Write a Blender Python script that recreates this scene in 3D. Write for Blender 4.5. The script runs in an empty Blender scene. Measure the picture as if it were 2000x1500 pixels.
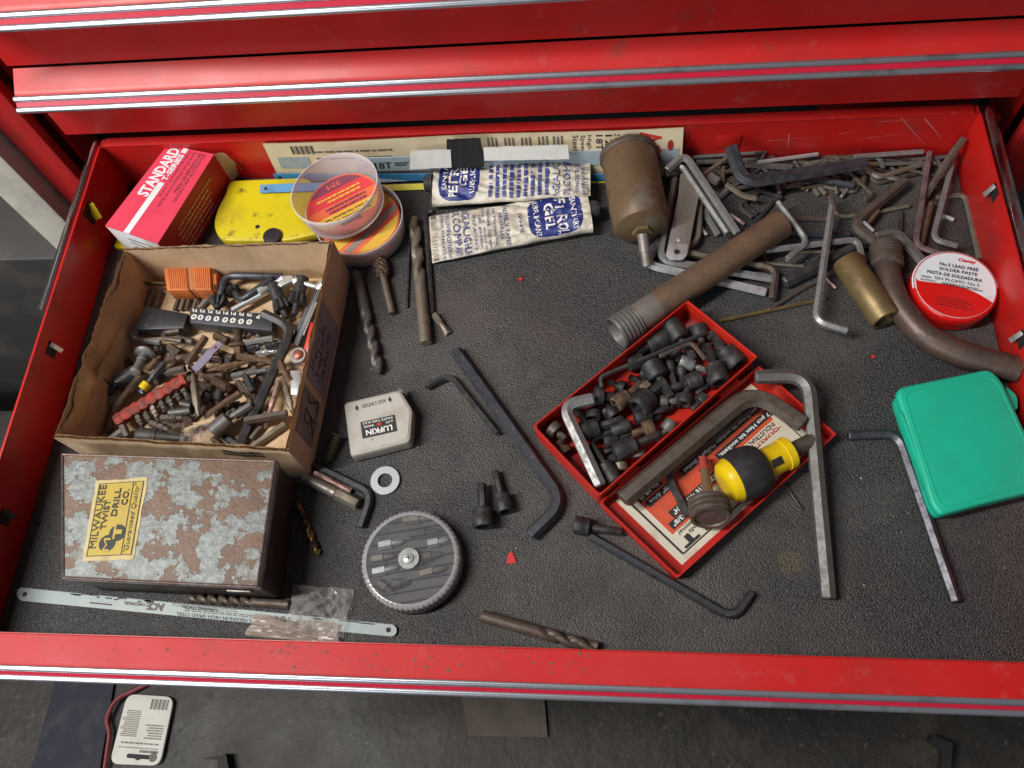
import bpy, bmesh, math, random
from mathutils import Vector, Matrix, noise
random.seed(7)
V = Vector
scn = bpy.context.scene
COL = scn.collection

# ------------------------------------------------------------------ camera
cam_d = bpy.data.cameras.new("camera")
cam = bpy.data.objects.new("camera", cam_d)
COL.objects.link(cam)
CF = 1585.03                                   # focal length in photo pixels (2000 wide)
CC = V((.474748, -.068164, .622108))
CR = V((.994356, .040036, -.098254)); CU = V((.005001, .907355, .420335)); CD = V((-.10598, .418454, -.902033))
m = Matrix((CR, CU, -CD)).transposed().to_4x4(); m.translation = CC
cam.matrix_world = m
cam_d.sensor_width = 36; cam_d.lens = CF * 36 / 2000
cam_d.clip_start = .01; cam_d.clip_end = 100
scn.camera = cam

# ------------------------------------------------------------------ light
world = bpy.data.worlds.new("World"); scn.world = world
world.use_nodes = True
bg = world.node_tree.nodes["Background"]
bg.inputs[0].default_value = (.80, .88, 1, 1); bg.inputs[1].default_value = .12
def area(name, loc, aim, sx, sy, power, col):
    d = bpy.data.lights.new(name, 'AREA'); d.shape = 'RECTANGLE'; d.size = sx; d.size_y = sy
    d.energy = power; d.color = col
    o = bpy.data.objects.new(name, d); COL.objects.link(o)
    o.location = loc
    o.rotation_euler = (V(aim) - V(loc)).to_track_quat('-Z', 'Y').to_euler()
    return o
area("ceiling_tube_lamp", (-.66, -.10, 1.60), (.4, .25, 0), .12, 1.0, 43, (1, .965, .92))
area("garage_door_light", (-1.5, -2.5, 1.35), (.35, .3, .05), 2.2, 1.5, 52, (.92, .96, 1))
scn.view_settings.view_transform = 'Standard'; scn.view_settings.look = 'None'
scn.view_settings.exposure = 0.0; scn.view_settings.gamma = 1
scn.cycles.max_bounces = 8; scn.cycles.transparent_max_bounces = 12
scn.cycles.use_denoising = True

# ------------------------------------------------------------------ photo pixel -> point of the place at a known height
def ray(u, v): return CD + CR * ((u - 1000) / CF) - CU * ((v - 750) / CF)
def P(u, v, z=0.): d = ray(u, v); return CC + d * ((z - CC.z) / d.z)
def PY(u, v, y): d = ray(u, v); return CC + d * ((y - CC.y) / d.y)
def PX(u, v, x): d = ray(u, v); return CC + d * ((x - CC.x) / d.x)
def SC(u, v, z=0.): return CF / ((P(u, v, z) - CC).dot(CD))     # photo pixels per metre there

# ------------------------------------------------------------------ materials
def lin(c): return tuple(((x / 255 + .055) / 1.055) ** 2.4 if x > 10 else x / 255 / 12.92 for x in c)
def rgba(c): return (*c, 1)
MATS = {}
def mat(name, base, rough=.5, metal=0., layers=(), bump=(), rvar=None, coat=0., trans=0., alpha=1., spec=.5, sss=0., coatr=.1):
    """layers: (colour, scale, lo, hi[, metal, rough]) noise-masked; bump: (scale, strength, detail)"""
    if name in MATS: return MATS[name]
    M = bpy.data.materials.new(name); M.use_nodes = True
    nt = M.node_tree; N = nt.nodes; L = nt.links
    B = N["Principled BSDF"]
    tc = N.new("ShaderNodeTexCoord"); oi = N.new("ShaderNodeObjectInfo")
    ml = N.new("ShaderNodeMath"); ml.operation = 'MULTIPLY'; ml.inputs[1].default_value = 7.3
    L.new(oi.outputs["Random"], ml.inputs[0])
    ad = N.new("ShaderNodeVectorMath"); L.new(tc.outputs["Object"], ad.inputs[0]); L.new(ml.outputs[0], ad.inputs[1])
    vec = ad.outputs[0]
    def nz(scale, detail=4, rg=.6):
        n = N.new("ShaderNodeTexNoise"); n.inputs["Scale"].default_value = scale
        n.inputs["Detail"].default_value = detail; n.inputs["Roughness"].default_value = rg
        L.new(vec, n.inputs["Vector"]); return n.outputs["Fac"]
    def ramp(sock, lo, hi):
        r = N.new("ShaderNodeMapRange"); r.inputs[1].default_value = lo; r.inputs[2].default_value = hi
        L.new(sock, r.inputs[0]); return r.outputs[0]
    def mixc(f, a, b):
        x = N.new("ShaderNodeMix"); x.data_type = 'RGBA'; L.new(f, x.inputs[0])
        for s, i in ((a, 6), (b, 7)):
            if isinstance(s, tuple): x.inputs[i].default_value = rgba(s)
            else: L.new(s, x.inputs[i])
        return x.outputs[2]
    def mixf(f, a, b):
        x = N.new("ShaderNodeMix"); L.new(f, x.inputs[0])
        for s, i in ((a, 2), (b, 3)):
            if isinstance(s, (int, float)): x.inputs[i].default_value = s
            else: L.new(s, x.inputs[i])
        return x.outputs[0]
    c, mm, rr = base, metal, rough
    hgt = None
    for l in layers:
        f = ramp(nz(l[1], l[6] if len(l) > 6 else 5), l[2], l[3])
        c = mixc(f, c, l[0])
        if len(l) > 4 and l[4] is not None: mm = mixf(f, mm, l[4])
        if len(l) > 5 and l[5] is not None: rr = mixf(f, rr, l[5])
    if rvar:
        rr = mixf(ramp(nz(rvar[0]), .35, .65), rr, rvar[1])
    def put(s, key):
        if isinstance(s, tuple): B.inputs[key].default_value = rgba(s)
        elif isinstance(s, (int, float)): B.inputs[key].default_value = s
        else: L.new(s, B.inputs[key])
    put(c, "Base Color"); put(mm, "Metallic"); put(rr, "Roughness")
    B.inputs["Specular IOR Level"].default_value = spec
    B.inputs["Coat Weight"].default_value = coat; B.inputs["Coat Roughness"].default_value = coatr
    B.inputs["Transmission Weight"].default_value = trans
    B.inputs["Subsurface Weight"].default_value = sss
    prev = None
    for b in bump:
        bn = N.new("ShaderNodeBump"); bn.inputs["Strength"].default_value = b[1]; bn.inputs["Distance"].default_value = b[3] if len(b) > 3 else .001
        L.new(nz(b[0], b[2] if len(b) > 2 else 3), bn.inputs["Height"])
        if prev: L.new(prev, bn.inputs["Normal"])
        prev = bn.outputs[0]
    if prev: L.new(prev, B.inputs["Normal"])
    if alpha < 1:
        out = N["Material Output"]; tr = N.new("ShaderNodeBsdfTransparent"); mx = N.new("ShaderNodeMixShader")
        mx.inputs[0].default_value = alpha
        L.new(tr.outputs[0], mx.inputs[1]); L.new(B.outputs[0], mx.inputs[2]); L.new(mx.outputs[0], out.inputs[0])
    MATS[name] = M
    return M
RUST1 = (.165, .09, .048); RUST2 = (.095, .058, .038); RUST3 = (.24, .125, .055)
red = mat("red_enamel", (.50, .013, .011), .44, 0, [((.40, .016, .014), 14, .46, .70), ((.50, .026, .026), 5, .46, .70, None, .55), ((.47, .06, .06), 70, .60, .8, None, .55), ((.24, .04, .03), 26, .60, .80, None, .6), ((.12, .04, .03), 300, .69, .74, None, .7)],
          [(900, .035, 3), (30, .03, 2)], rvar=(9, .36), coat=.05, coatr=.25, spec=.4)
redin = mat("red_enamel_worn", (.49, .012, .009), .36, 0, [((.33, .018, .016), 22, .5, .7), ((.55, .10, .08), 90, .66, .82, None, .55), ((.16, .08, .05), 38, .66, .8, None, .7)],
            [(700, .04, 3)], rvar=(12, .34), coat=.05, coatr=.2, spec=.45)
redbox = mat("red_tin_paint", (.50, .018, .008), .4, 0, [((.40, .02, .015), 50, .5, .7), ((.12, .06, .04), 260, .68, .75, .4, .6)], [(800, .05, 3)], coat=.2)
chrome = mat("chrome_trim", (.47, .49, .53), .30, .85, [((.42, .42, .42), 35, .55, .8, 1., .3), ((.12, .09, .07), 420, .70, .76, .3, .6)], [(300, .03, 3)])
chromedark = mat("slide_chrome", (.50, .48, .48), .17, 1., [((.16, .14, .14), 40, .45, .7, .9, .35)], [(200, .04, 3)])
redstripe = mat("trim_red_stripe", (.50, .010, .035), .3, 0, [], [(500, .02)], coat=.3)
zinc = mat("zinc_steel", (.285, .292, .292), .40, .5, [((.18, .175, .162), 170, .44, .66, .4, .5), ((.17, .12, .08), 330, .62, .74, .3, .6)], [(900, .08, 4)])
bright = mat("bright_steel", (.68, .70, .71), .28, .6, [((.42, .42, .42), 120, .5, .75, .7, .4)], [(800, .05, 3)])
steel = mat("worn_steel", (.150, .147, .141), .48, .38, [((.108, .101, .092), 150, .42, .68, .3, .55), ((.16, .095, .055), 210, .58, .72, .2, .7)], [(900, .1, 4)])
bluest = mat("blued_steel", (.080, .083, .098), .36, .5, [((.048, .047, .052), 120, .45, .65, .6, .5), ((.14, .10, .09), 260, .60, .75, .2, .65)], [(900, .12, 4)])
blackox = mat("black_oxide", (.046, .046, .050), .38, .35, [((.075, .070, .066), 140, .45, .65, .3, .5), ((.085, .065, .05), 420, .62, .76, .1, .7)], [(1100, .14, 4)])
blackmat = mat("black_socket_steel", (.030, .029, .030), .5, .3, [((.058, .054, .052), 200, .45, .68, .2, .6), ((.10, .075, .055), 330, .66, .78, .1, .8)], [(1000, .2, 4)])
rusty = mat("rusty_steel", (.078, .050, .035), .68, .2, [((.135, .078, .045), 150, .45, .62, 0, .85), ((.20, .16, .13), 90, .60, .75, .5, .5), (RUST3, 380, .62, .75, 0, .9)], [(800, .3, 5), (2600, .2, 3)])
rustor = mat("orange_rust", (.125, .070, .038), .75, .15, [((.085, .052, .035), 160, .45, .62), (RUST3, 240, .55, .72)], [(800, .3, 5), (2600, .25, 3)])
brownst = mat("browned_steel", (.115, .097, .080), .5, .35, [((.085, .06, .045), 120, .42, .65, .4, .6), (RUST1, 260, .60, .74, .1, .8)], [(900, .16, 4)])
tanst = mat("tan_steel", (.215, .188, .148), .45, .45, [((.13, .095, .06), 120, .45, .68, .3, .65)], [(900, .14, 4)])
mauve = mat("mauve_steel", (.26, .19, .195), .38, .5, [((.14, .09, .09), 120, .45, .66, .5, .5)], [(900, .12, 4)])
pinkst = mat("pinkish_steel", (.36, .225, .20), .42, .6, [((.20, .12, .09), 120, .45, .66, .3, .6)], [(900, .12, 4)])
redst = mat("red_tinted_steel", (.17, .045, .045), .4, .5, [((.10, .03, .03), 140, .45, .66)], [(900, .12, 4)])
brass = mat("brown_brass", (.22, .16, .07), .45, .5, [((.15, .10, .045), 60, .42, .65, .5, .55), ((.30, .24, .13), 200, .58, .75)], [(900, .12, 4)])
pipe = mat("brown_pipe_steel", (.205, .13, .078), .55, .25, [((.13, .085, .06), 45, .42, .65, .2, .65), ((.25, .20, .16), 260, .58, .75, .2, .6), ((.05, .035, .03), 420, .70, .76)], [(900, .12, 4)])
pipe2 = mat("dark_brown_pipe", (.105, .068, .052), .42, .35, [((.07, .05, .042), 60, .42, .65), ((.15, .12, .10), 200, .58, .75)], [(700, .15, 4)])
filt = mat("rust_brown_can", (.155, .102, .055), .5, .3, [((.12, .07, .035), 50, .42, .64, .2, .6), ((.21, .185, .15), 35, .54, .70, .4, .45), ((.09, .045, .02), 300, .60, .75)], [(700, .14, 4)])
greyst = mat("dull_grey_steel", (.30, .28, .26), .45, .6, [((.20, .16, .12), 90, .45, .68, .3, .6)], [(900, .15, 4)])
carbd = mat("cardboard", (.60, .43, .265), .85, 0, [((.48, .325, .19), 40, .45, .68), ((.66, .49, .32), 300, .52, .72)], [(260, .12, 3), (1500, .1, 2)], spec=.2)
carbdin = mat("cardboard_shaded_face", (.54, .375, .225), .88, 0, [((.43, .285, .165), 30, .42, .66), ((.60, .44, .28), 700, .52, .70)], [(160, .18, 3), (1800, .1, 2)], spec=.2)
cream = mat("cream_card", (.62, .53, .36), .75, 0, [((.46, .36, .21), 26, .50, .74), ((.33, .25, .15), 150, .66, .78)], [(300, .05, 3)], spec=.25)
creamst = mat("cream_sticker", (.66, .61, .49), .55, 0, [((.48, .41, .29), 60, .52, .74), ((.25, .20, .14), 300, .70, .78)], [(300, .04, 3)], spec=.3)
yel = mat("yellow_plastic", (.68, .57, .010), .42, 0, [((.46, .35, .02), 22, .48, .70), ((.10, .075, .02), 70, .61, .74)], [(500, .05, 3)], coat=.1)
yelh = mat("yellow_handle", (.74, .52, .005), .35, 0, [((.55, .37, .02), 120, .55, .74), ((.15, .1, .03), 420, .70, .77)], [(500, .04, 3)], coat=.15)
rubber = mat("black_rubber", (.02, .02, .022), .5, 0, [((.035, .034, .034), 90, .45, .7)], [(700, .1, 3)])
blackpl = mat("black_plastic", (.022, .023, .025), .42, 0, [((.05, .048, .045), 120, .52, .72)], [(900, .08, 3)])
orange = mat("orange_plastic", (.60, .155, .03), .55, 0, [((.46, .115, .03), 60, .45, .68), ((.14, .07, .04), 200, .60, .74)], [(600, .06, 3)], sss=.05)
redrub = mat("red_rubber", (.36, .032, .020), .7, 0, [((.17, .035, .024), 150, .42, .60), ((.20, .11, .07), 260, .55, .68)], [(500, .35, 4)])
green = mat("green_plastic", (.008, .45, .285), .46, 0, [((.012, .37, .23), 14, .45, .70), ((.03, .27, .17), 50, .64, .80), ((.02, .10, .07), 260, .72, .79)], [(900, .03, 3), (18, .05, 2)], rvar=(30, .5))
white = mat("white_tape", (.58, .57, .54), .55, 0, [((.55, .52, .46), 60, .55, .75)], [(120, .15, 3)])
whtst = mat("whitish_painted_metal", (.40, .37, .32), .45, 0, [((.30, .27, .22), 40, .5, .72), ((.20, .16, .12), 220, .67, .77)], [(700, .06, 3)])
tape = mat("cloth_tape", (.012, .012, .013), .5, 0, [], [(400, .1, 3)])
bladew = mat("pale_blade_paint", (.25, .305, .305), .45, .1, [((.30, .33, .31), 40, .5, .72), ((.16, .15, .13), 130, .68, .74)], [(500, .06, 3)])
bladeb = mat("blue_blade_paint", (.045, .22, .43), .4, .1, [((.03, .14, .28), 50, .5, .72), ((.20, .18, .15), 160, .68, .75)], [(500, .06, 3)])
bladeg = mat("grey_blue_blade", (.32, .40, .45), .45, .2, [((.22, .27, .30), 60, .5, .72)], [(500, .06, 3)])
navy = mat("navy_print", (.012, .022, .16), .5, 0, [((.02, .035, .2), 160, .5, .7), ((.55, .53, .48), 230, .68, .72)], [(240, .2, 3)])
inkblue = mat("blue_ink", (.035, .055, .24), .6)
ink = mat("black_ink", (.022, .021, .022), .6)
inkfade = mat("faded_ink", (.14, .12, .10), .7)
inkred = mat("red_ink", (.52, .03, .02), .6)
inkwhite = mat("white_ink", (.80, .78, .74), .6)
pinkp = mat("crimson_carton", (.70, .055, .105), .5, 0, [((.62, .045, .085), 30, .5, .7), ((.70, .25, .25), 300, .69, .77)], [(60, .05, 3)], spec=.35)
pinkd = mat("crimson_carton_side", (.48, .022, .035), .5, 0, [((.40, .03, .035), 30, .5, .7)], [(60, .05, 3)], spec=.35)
cartw = mat("white_carton", (.72, .75, .76), .6, 0, [((.60, .62, .62), 50, .5, .72)], [(60, .05, 3)])
foil = mat("foil_tube", (.58, .535, .45), .48, .0, [((.40, .35, .27), 45, .46, .66, .2, .5), ((.20, .17, .13), 260, .66, .76, .1, .7)], [(90, .5, 4, .003), (420, .25, 3)])
tubpl = mat("frosted_tub_plastic", (.62, .59, .61), .38, 0, [], [(60, .03)], alpha=.60)
tubrim = mat("frosted_tub_rim", (.88, .86, .88), .35, 0, [], [], alpha=.50)
clearpl = mat("clear_plastic", (.22, .22, .24), .12, 0, [((.5, .47, .42), 200, .62, .75)], [(90, .04)], alpha=.16)
clearrim = mat("clear_plastic_rim", (.50, .50, .51), .12, 0, [], [], alpha=.55)
tublid = mat("frosted_tub_lid", (.62, .59, .61), .3, 0, [], [], alpha=.12)
film = mat("crumpled_film", (.62, .60, .59), .10, 0, [], [(60, .1, 2)], alpha=.24)
filmb = mat("brown_film", (.46, .37, .31), .28, 0, [], [(60, .15, 2)], alpha=.62)
tubblue = mat("blue_tub_base", (.04, .09, .34), .4)
orangel = mat("orange_label", (.78, .16, .06), .45, 0, [((.70, .10, .08), 20, .45, .65)], [])
yell = mat("yellow_label", (.74, .45, .06), .45)
redl = mat("red_label", (.66, .05, .06), .45)
darkl = mat("maroon_label", (.22, .05, .09), .45)
yellabel = mat("old_yellow_label", (.47, .34, .04), .55, 0, [((.40, .28, .06), 60, .5, .72), ((.25, .17, .05), 220, .70, .78)], [(300, .06, 3)])
olabel = mat("old_label_border", (.55, .44, .20), .6, 0, [((.35, .27, .12), 90, .5, .72)], [(300, .06, 3)])
tinred = mat("red_tin_lid", (.62, .010, .008), .28, 0, [((.5, .02, .015), 60, .55, .75)], [], coat=.4)
tinwhite = mat("white_tin_lid", (.70, .75, .78), .32, 0, [((.60, .62, .62), 60, .55, .75)], [], coat=.3)
lav = mat("lavender_blade", (.42, .38, .50), .3, .8, [((.45, .25, .32), 60, .5, .7)], [(600, .08)])
darkvoid = mat("dark_interior", (.012, .011, .011), .7)
wallpale = mat("pale_painted_post", (.52, .50, .43), .7, 0, [((.24, .23, .20), 14, .45, .7), ((.08, .07, .06), 60, .68, .76)], [(200, .1, 3)])
darkgrime = mat("dark_grimy_metal", (.035, .032, .03), .6, 0, [((.07, .06, .05), 12, .5, .7)], [(200, .2, 3)])
bluefl = mat("navy_floor_mat", (.006, .008, .020), .7, 0, [((.03, .03, .04), 30, .5, .72)], [(200, .2, 3)])
wirered = mat("red_cable", (.16, .02, .025), .5)

def floor_mat():
    M = mat("oily_concrete", (.025, .0195, .0145), .62, 0, [((.013, .0105, .0085), 5, .42, .64, None, .5), ((.050, .040, .030), 11, .54, .72), ((.009, .008, .007), 22, .62, .74), ((.085, .078, .066), 130, .62, .72), ((.12, .11, .10), 330, .70, .76)], [(40, .4, 5, .006), (300, .3, 3)])
    return M
def liner_mat():
    M = bpy.data.materials.new("pebbled_liner_rubber"); M.use_nodes = True
    nt = M.node_tree; N = nt.nodes; L = nt.links; B = N["Principled BSDF"]
    tc = N.new("ShaderNodeTexCoord"); vec = tc.outputs["Object"]
    def nz(s, d=4, r=.6):
        n = N.new("ShaderNodeTexNoise"); n.inputs["Scale"].default_value = s; n.inputs["Detail"].default_value = d
        n.inputs["Roughness"].default_value = r; L.new(vec, n.inputs["Vector"]); return n.outputs["Fac"]
    def rmp(s, a, b, c=0., d=1.):
        r = N.new("ShaderNodeMapRange"); L.new(s, r.inputs[0])
        for i, x in enumerate((a, b, c, d)): r.inputs[i + 1].default_value = x
        return r.outputs[0]
    def mixc(f, a, b):
        x = N.new("ShaderNodeMix"); x.data_type = 'RGBA'; L.new(f, x.inputs[0])
        for s, i in ((a, 6), (b, 7)):
            if isinstance(s, tuple): x.inputs[i].default_value = rgba(s)
            else: L.new(s, x.inputs[i])
        return x.outputs[2]
    vo = N.new("ShaderNodeTexVoronoi"); vo.inputs["Scale"].default_value = 820; L.new(vec, vo.inputs["Vector"])
    c = mixc(rmp(nz(9, 5), .42, .68), (.043, .043, .045), (.068, .064, .061))
    c = mixc(rmp(vo.outputs["Distance"], .15, .75), c, (.018, .018, .019))
    c = mixc(rmp(nz(1000, 2), .56, .76), c, (.17, .16, .15))
    c = mixc(rmp(nz(3.2, 7, .72), .46, .70, 0, .9), c, (.108, .096, .086))
    c = mixc(rmp(nz(5.3, 7, .7), .54, .70, 0, .55), c, (.082, .060, .044))
    c = mixc(rmp(nz(7, 6, .7), .56, .74, 0, .6), c, (.026, .024, .023))
    c = mixc(rmp(nz(330, 3), .72, .80), c, (.20, .17, .14))
    c = mixc(rmp(nz(130, 3), .74, .79), c, (.10, .06, .035))
    # the worn ochre oil spot and two dusty smudges where they lie on the liner
    def spot(p, r, col, c, mx, nsc):
        d = N.new("ShaderNodeVectorMath"); d.operation = 'DISTANCE'; L.new(vec, d.inputs[0]); d.inputs[1].default_value = p
        f = rmp(d.outputs["Value"], r, r * .4, 0, 1)
        mu = N.new("ShaderNodeMath"); mu.operation = 'MULTIPLY'; L.new(f, mu.inputs[0]); L.new(rmp(nz(nsc, 3), .42, .62, 0, mx), mu.inputs[1])
        return mixc(mu.outputs[0], c, col)
    c = spot(tuple(P(1545, 1098)), .012, (.17, .12, .05), c, .9, 500)
    c = spot(tuple(P(1000, 760)), .05, (.08, .07, .06), c, .8, 40)
    c = spot(tuple(P(930, 640)), .07, (.07, .06, .055), c, .8, 30)
    c = spot(tuple(P(1500, 1010)), .05, (.06, .05, .045), c, .8, 40)
    L.new(c, B.inputs["Base Color"])
    L.new(rmp(nz(14), .3, .7, .42, .62), B.inputs["Roughness"])
    b1 = N.new("ShaderNodeBump"); b1.invert = True; b1.inputs["Strength"].default_value = .6; b1.inputs["Distance"].default_value = .0013
    L.new(vo.outputs["Distance"], b1.inputs["Height"])
    b2 = N.new("ShaderNodeBump"); b2.inputs["Strength"].default_value = .35; b2.inputs["Distance"].default_value = .0010
    L.new(nz(760, 3), b2.inputs["Height"]); L.new(b1.outputs[0], b2.inputs["Normal"])
    L.new(b2.outputs[0], B.inputs["Normal"])
    B.inputs["Specular IOR Level"].default_value = .55
    return M
def peeling_mat():
    """bare rusted lid with flaking grey-blue hammered paint"""
    M = bpy.data.materials.new("peeling_grey_paint_on_rust"); M.use_nodes = True
    nt = M.node_tree; N = nt.nodes; L = nt.links; B = N["Principled BSDF"]
    tc = N.new("ShaderNodeTexCoord"); vec = tc.outputs["Object"]
    def nz(s, d=4, r=.6):
        n = N.new("ShaderNodeTexNoise"); n.inputs["Scale"].default_value = s; n.inputs["Detail"].default_value = d
        n.inputs["Roughness"].default_value = r; L.new(vec, n.inputs["Vector"]); return n.outputs["Fac"]
    def rmp(s, a, b, c=0., d=1.):
        r = N.new("ShaderNodeMapRange"); L.new(s, r.inputs[0])
        for i, x in enumerate((a, b, c, d)): r.inputs[i + 1].default_value = x
        return r.outputs[0]
    def mixc(f, a, b):
        x = N.new("ShaderNodeMix"); x.data_type = 'RGBA'; L.new(f, x.inputs[0])
        for s, i in ((a, 6), (b, 7)):
            if isinstance(s, tuple): x.inputs[i].default_value = rgba(s)
            else: L.new(s, x.inputs[i])
        return x.outputs[2]
    rust = mixc(rmp(nz(70, 5), .4, .65), (.165, .102, .070), (.215, .136, .094))
    rust = mixc(rmp(nz(24, 5), .5, .7), rust, (.135, .09, .075))
    grey = mixc(rmp(nz(260, 3), .4, .65), (.19, .205, .195), (.30, .325, .31))
    grey = mixc(rmp(nz(90, 3), .56, .72), grey, (.17, .15, .125))
    rust = mixc(rmp(nz(420, 3), .60, .74), rust, (.07, .045, .035))
    mk1 = N.new("ShaderNodeMath"); mk1.operation = "MULTIPLY_ADD"; L.new(nz(120, 4, .6), mk1.inputs[0]); mk1.inputs[1].default_value = .42; L.new(nz(36, 6, .62), mk1.inputs[2])
    mask = rmp(mk1.outputs[0], .674, .687)
    # paint is kept round the label, as on the box
    L.new(mixc(mask, rust, grey), B.inputs["Base Color"])
    L.new(rmp(mask, 0, 1, .6, .5), B.inputs["Roughness"])
    b1 = N.new("ShaderNodeBump"); b1.inputs["Strength"].default_value = .6; b1.inputs["Distance"].default_value = .0012; L.new(mask, b1.inputs["Height"])
    b2 = N.new("ShaderNodeBump"); b2.inputs["Strength"].default_value = .6; b2.inputs["Distance"].default_value = .0012
    L.new(nz(330, 4), b2.inputs["Height"]); L.new(b1.outputs[0], b2.inputs["Normal"]); L.new(b2.outputs[0], B.inputs["Normal"])
    return M
liner = liner_mat(); peel = peeling_mat(); concrete = floor_mat()

# ------------------------------------------------------------------ objects
ROOT = {}
def mk(name, geo, m, origin, parent=None, sharp=35):
    vs, fs = geo
    me = bpy.data.meshes.new(name)
    me.from_pydata([tuple(V(v) - origin) for v in vs], [], fs)
    me.validate(); me.update()
    me.materials.append(m)
    me.shade_smooth(); me.set_sharp_from_angle(angle=math.radians(sharp))
    o = bpy.data.objects.new(name, me); COL.objects.link(o)
    if parent is not None: o.parent = parent
    return o
def thing(name, label, cat, loc, group=None):
    o = bpy.data.objects.new(name, None); COL.objects.link(o); o.empty_display_size = .01
    o.location = loc; o["label"] = label; o["category"] = cat
    if group: o["group"] = group
    ROOT[o.name] = V(loc); return o
def root_of(o):
    while o.parent: o = o.parent
    return o
def part(name, geo, m, parent, label=None, sharp=35, kind=None):
    o = mk(name, geo, m, ROOT[root_of(parent).name], parent, sharp)
    if label: o["label"] = label
    if kind: o["kind"] = kind
    return o
def single(name, geo, m, label, cat, group=None, sharp=35):
    vs = geo[0]
    c = V((sum(v[0] for v in vs) / len(vs), sum(v[1] for v in vs) / len(vs), min(v[2] for v in vs)))
    o = mk(name, geo, m, c, None, sharp); o.location = c; ROOT[o.name] = c
    o["label"] = label; o["category"] = cat
    if group: o["group"] = group
    return o
def structure(name, geo, m):
    o = mk(name, geo, m, V((0, 0, 0))); o["kind"] = "structure"; return o

# ------------------------------------------------------------------ geometry: every builder returns (vertices, faces)
def join(*gs):
    vs, fs = [], []
    for v, f in gs:
        n = len(vs); vs += list(v); fs += [tuple(i + n for i in q) for q in f]
    return vs, fs
def bevel(geo, w, seg=2, ang=30):
    bm = bmesh.new(); vv = [bm.verts.new(v) for v in geo[0]]
    for f in geo[1]:
        try: bm.faces.new([vv[i] for i in f])
        except ValueError: pass
    bmesh.ops.recalc_face_normals(bm, faces=bm.faces)
    es = [e for e in bm.edges if len(e.link_faces) == 2 and e.calc_face_angle(0) > math.radians(ang)]
    bmesh.ops.bevel(bm, geom=es, offset=w, segments=seg, profile=.5, affect='EDGES', clamp_overlap=True)
    bm.verts.index_update()
    r = [v.co.copy() for v in bm.verts], [tuple(v.index for v in f.verts) for f in bm.faces]
    bm.free(); return r
def loft(a, b):
    """solid between two equal loops (bottom a, top b)"""
    n = len(a)
    vs = [V(x) for x in a] + [V(x) for x in b]
    fs = [tuple(range(n - 1, -1, -1)), tuple(range(n, 2 * n))] + [(i, (i + 1) % n, n + (i + 1) % n, n + i) for i in range(n)]
    return vs, fs
def prism(poly, z0, z1, bev=0, seg=2):
    a = [V((p[0], p[1], z0)) for p in poly]; b = [V((p[0], p[1], z1)) for p in poly]
    s = sum(a[i].x * a[(i + 1) % len(a)].y - a[(i + 1) % len(a)].x * a[i].y for i in range(len(a)))
    if s < 0: a.reverse(); b.reverse()
    g = loft(a, b)
    return bevel(g, bev, seg) if bev else g
def box(x0, x1, y0, y1, z0, z1, bev=0): return prism([(x0, y0), (x1, y0), (x1, y1), (x0, y1)], z0, z1, bev)
def obox(A, B, w, h, bev=0, up=V((0, 0, 1))):
    A, B = V(A), V(B); t = (B - A).normalized(); n = up.cross(t).normalized(); b = t.cross(n)
    q = [n * w / 2 + b * h / 2, -n * w / 2 + b * h / 2, -n * w / 2 - b * h / 2, n * w / 2 - b * h / 2]
    g = loft([A + x for x in q][::-1], [B + x for x in q][::-1])
    return bevel(g, bev) if bev else g
def rpoly(pts, r, n=5):
    """round the corners of a closed 2D polygon"""
    out = []; N = len(pts)
    for i in range(N):
        p = V((pts[i][0], pts[i][1])); a = V((pts[i - 1][0], pts[i - 1][1])) - p; b = V((pts[(i + 1) % N][0], pts[(i + 1) % N][1])) - p
        rr = min(r, a.length * .45, b.length * .45); a.normalize(); b.normalize()
        s, e = p + a * rr, p + b * rr
        for k in range(n + 1):
            t = k / n; out.append(s * (1 - t) ** 2 + p * 2 * t * (1 - t) + e * t * t)
    return out
def hexr(th): return math.cos(math.pi / 6) / math.cos((th % (math.pi / 3)) - math.pi / 6)
def lathe(A, B, prof, n=24, cap=True):
    """prof: (distance along A->B in metres, radius[, shape]) ; shape 6 = hexagon, callable = radius factor of (angle)"""
    A, B = V(A), V(B); t = (B - A).normalized()
    z = V((0, 0, 1)) if abs(t.z) < .95 else V((0, 1, 0))
    n1 = z.cross(t).normalized(); n2 = t.cross(n1)
    vs, fs = [], []
    for e in prof:
        s, r = e[0], e[1]; sh = e[2] if len(e) > 2 else None
        for k in range(n):
            th = 2 * math.pi * k / n
            q = r * (hexr(th) if sh == 6 else sh(th) if sh else 1)
            vs.append(A + t * s + n1 * (q * math.cos(th)) + n2 * (q * math.sin(th)))
    for i in range(len(prof) - 1):
        for k in range(n):
            a = i * n + k; b = i * n + (k + 1) % n
            fs.append((a, b, b + n, a + n))
    if cap:
        fs.append(tuple(range(n - 1, -1, -1))); o = (len(prof) - 1) * n; fs.append(tuple(range(o, o + n)))
    return vs, fs
def fillet(pts, rad, n=7):
    out = [V(pts[0])]
    for i in range(1, len(pts) - 1):
        p = V(pts[i]); a = V(pts[i - 1]) - p; b = V(pts[i + 1]) - p
        rr = min(rad, a.length * .45, b.length * .45); a.normalize(); b.normalize()
        s, e = p + a * rr, p + b * rr
        for k in range(n + 1):
            t = k / n; out.append(s * (1 - t) ** 2 + p * 2 * t * (1 - t) + e * t * t)
    out.append(V(pts[-1])); return out
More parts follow.
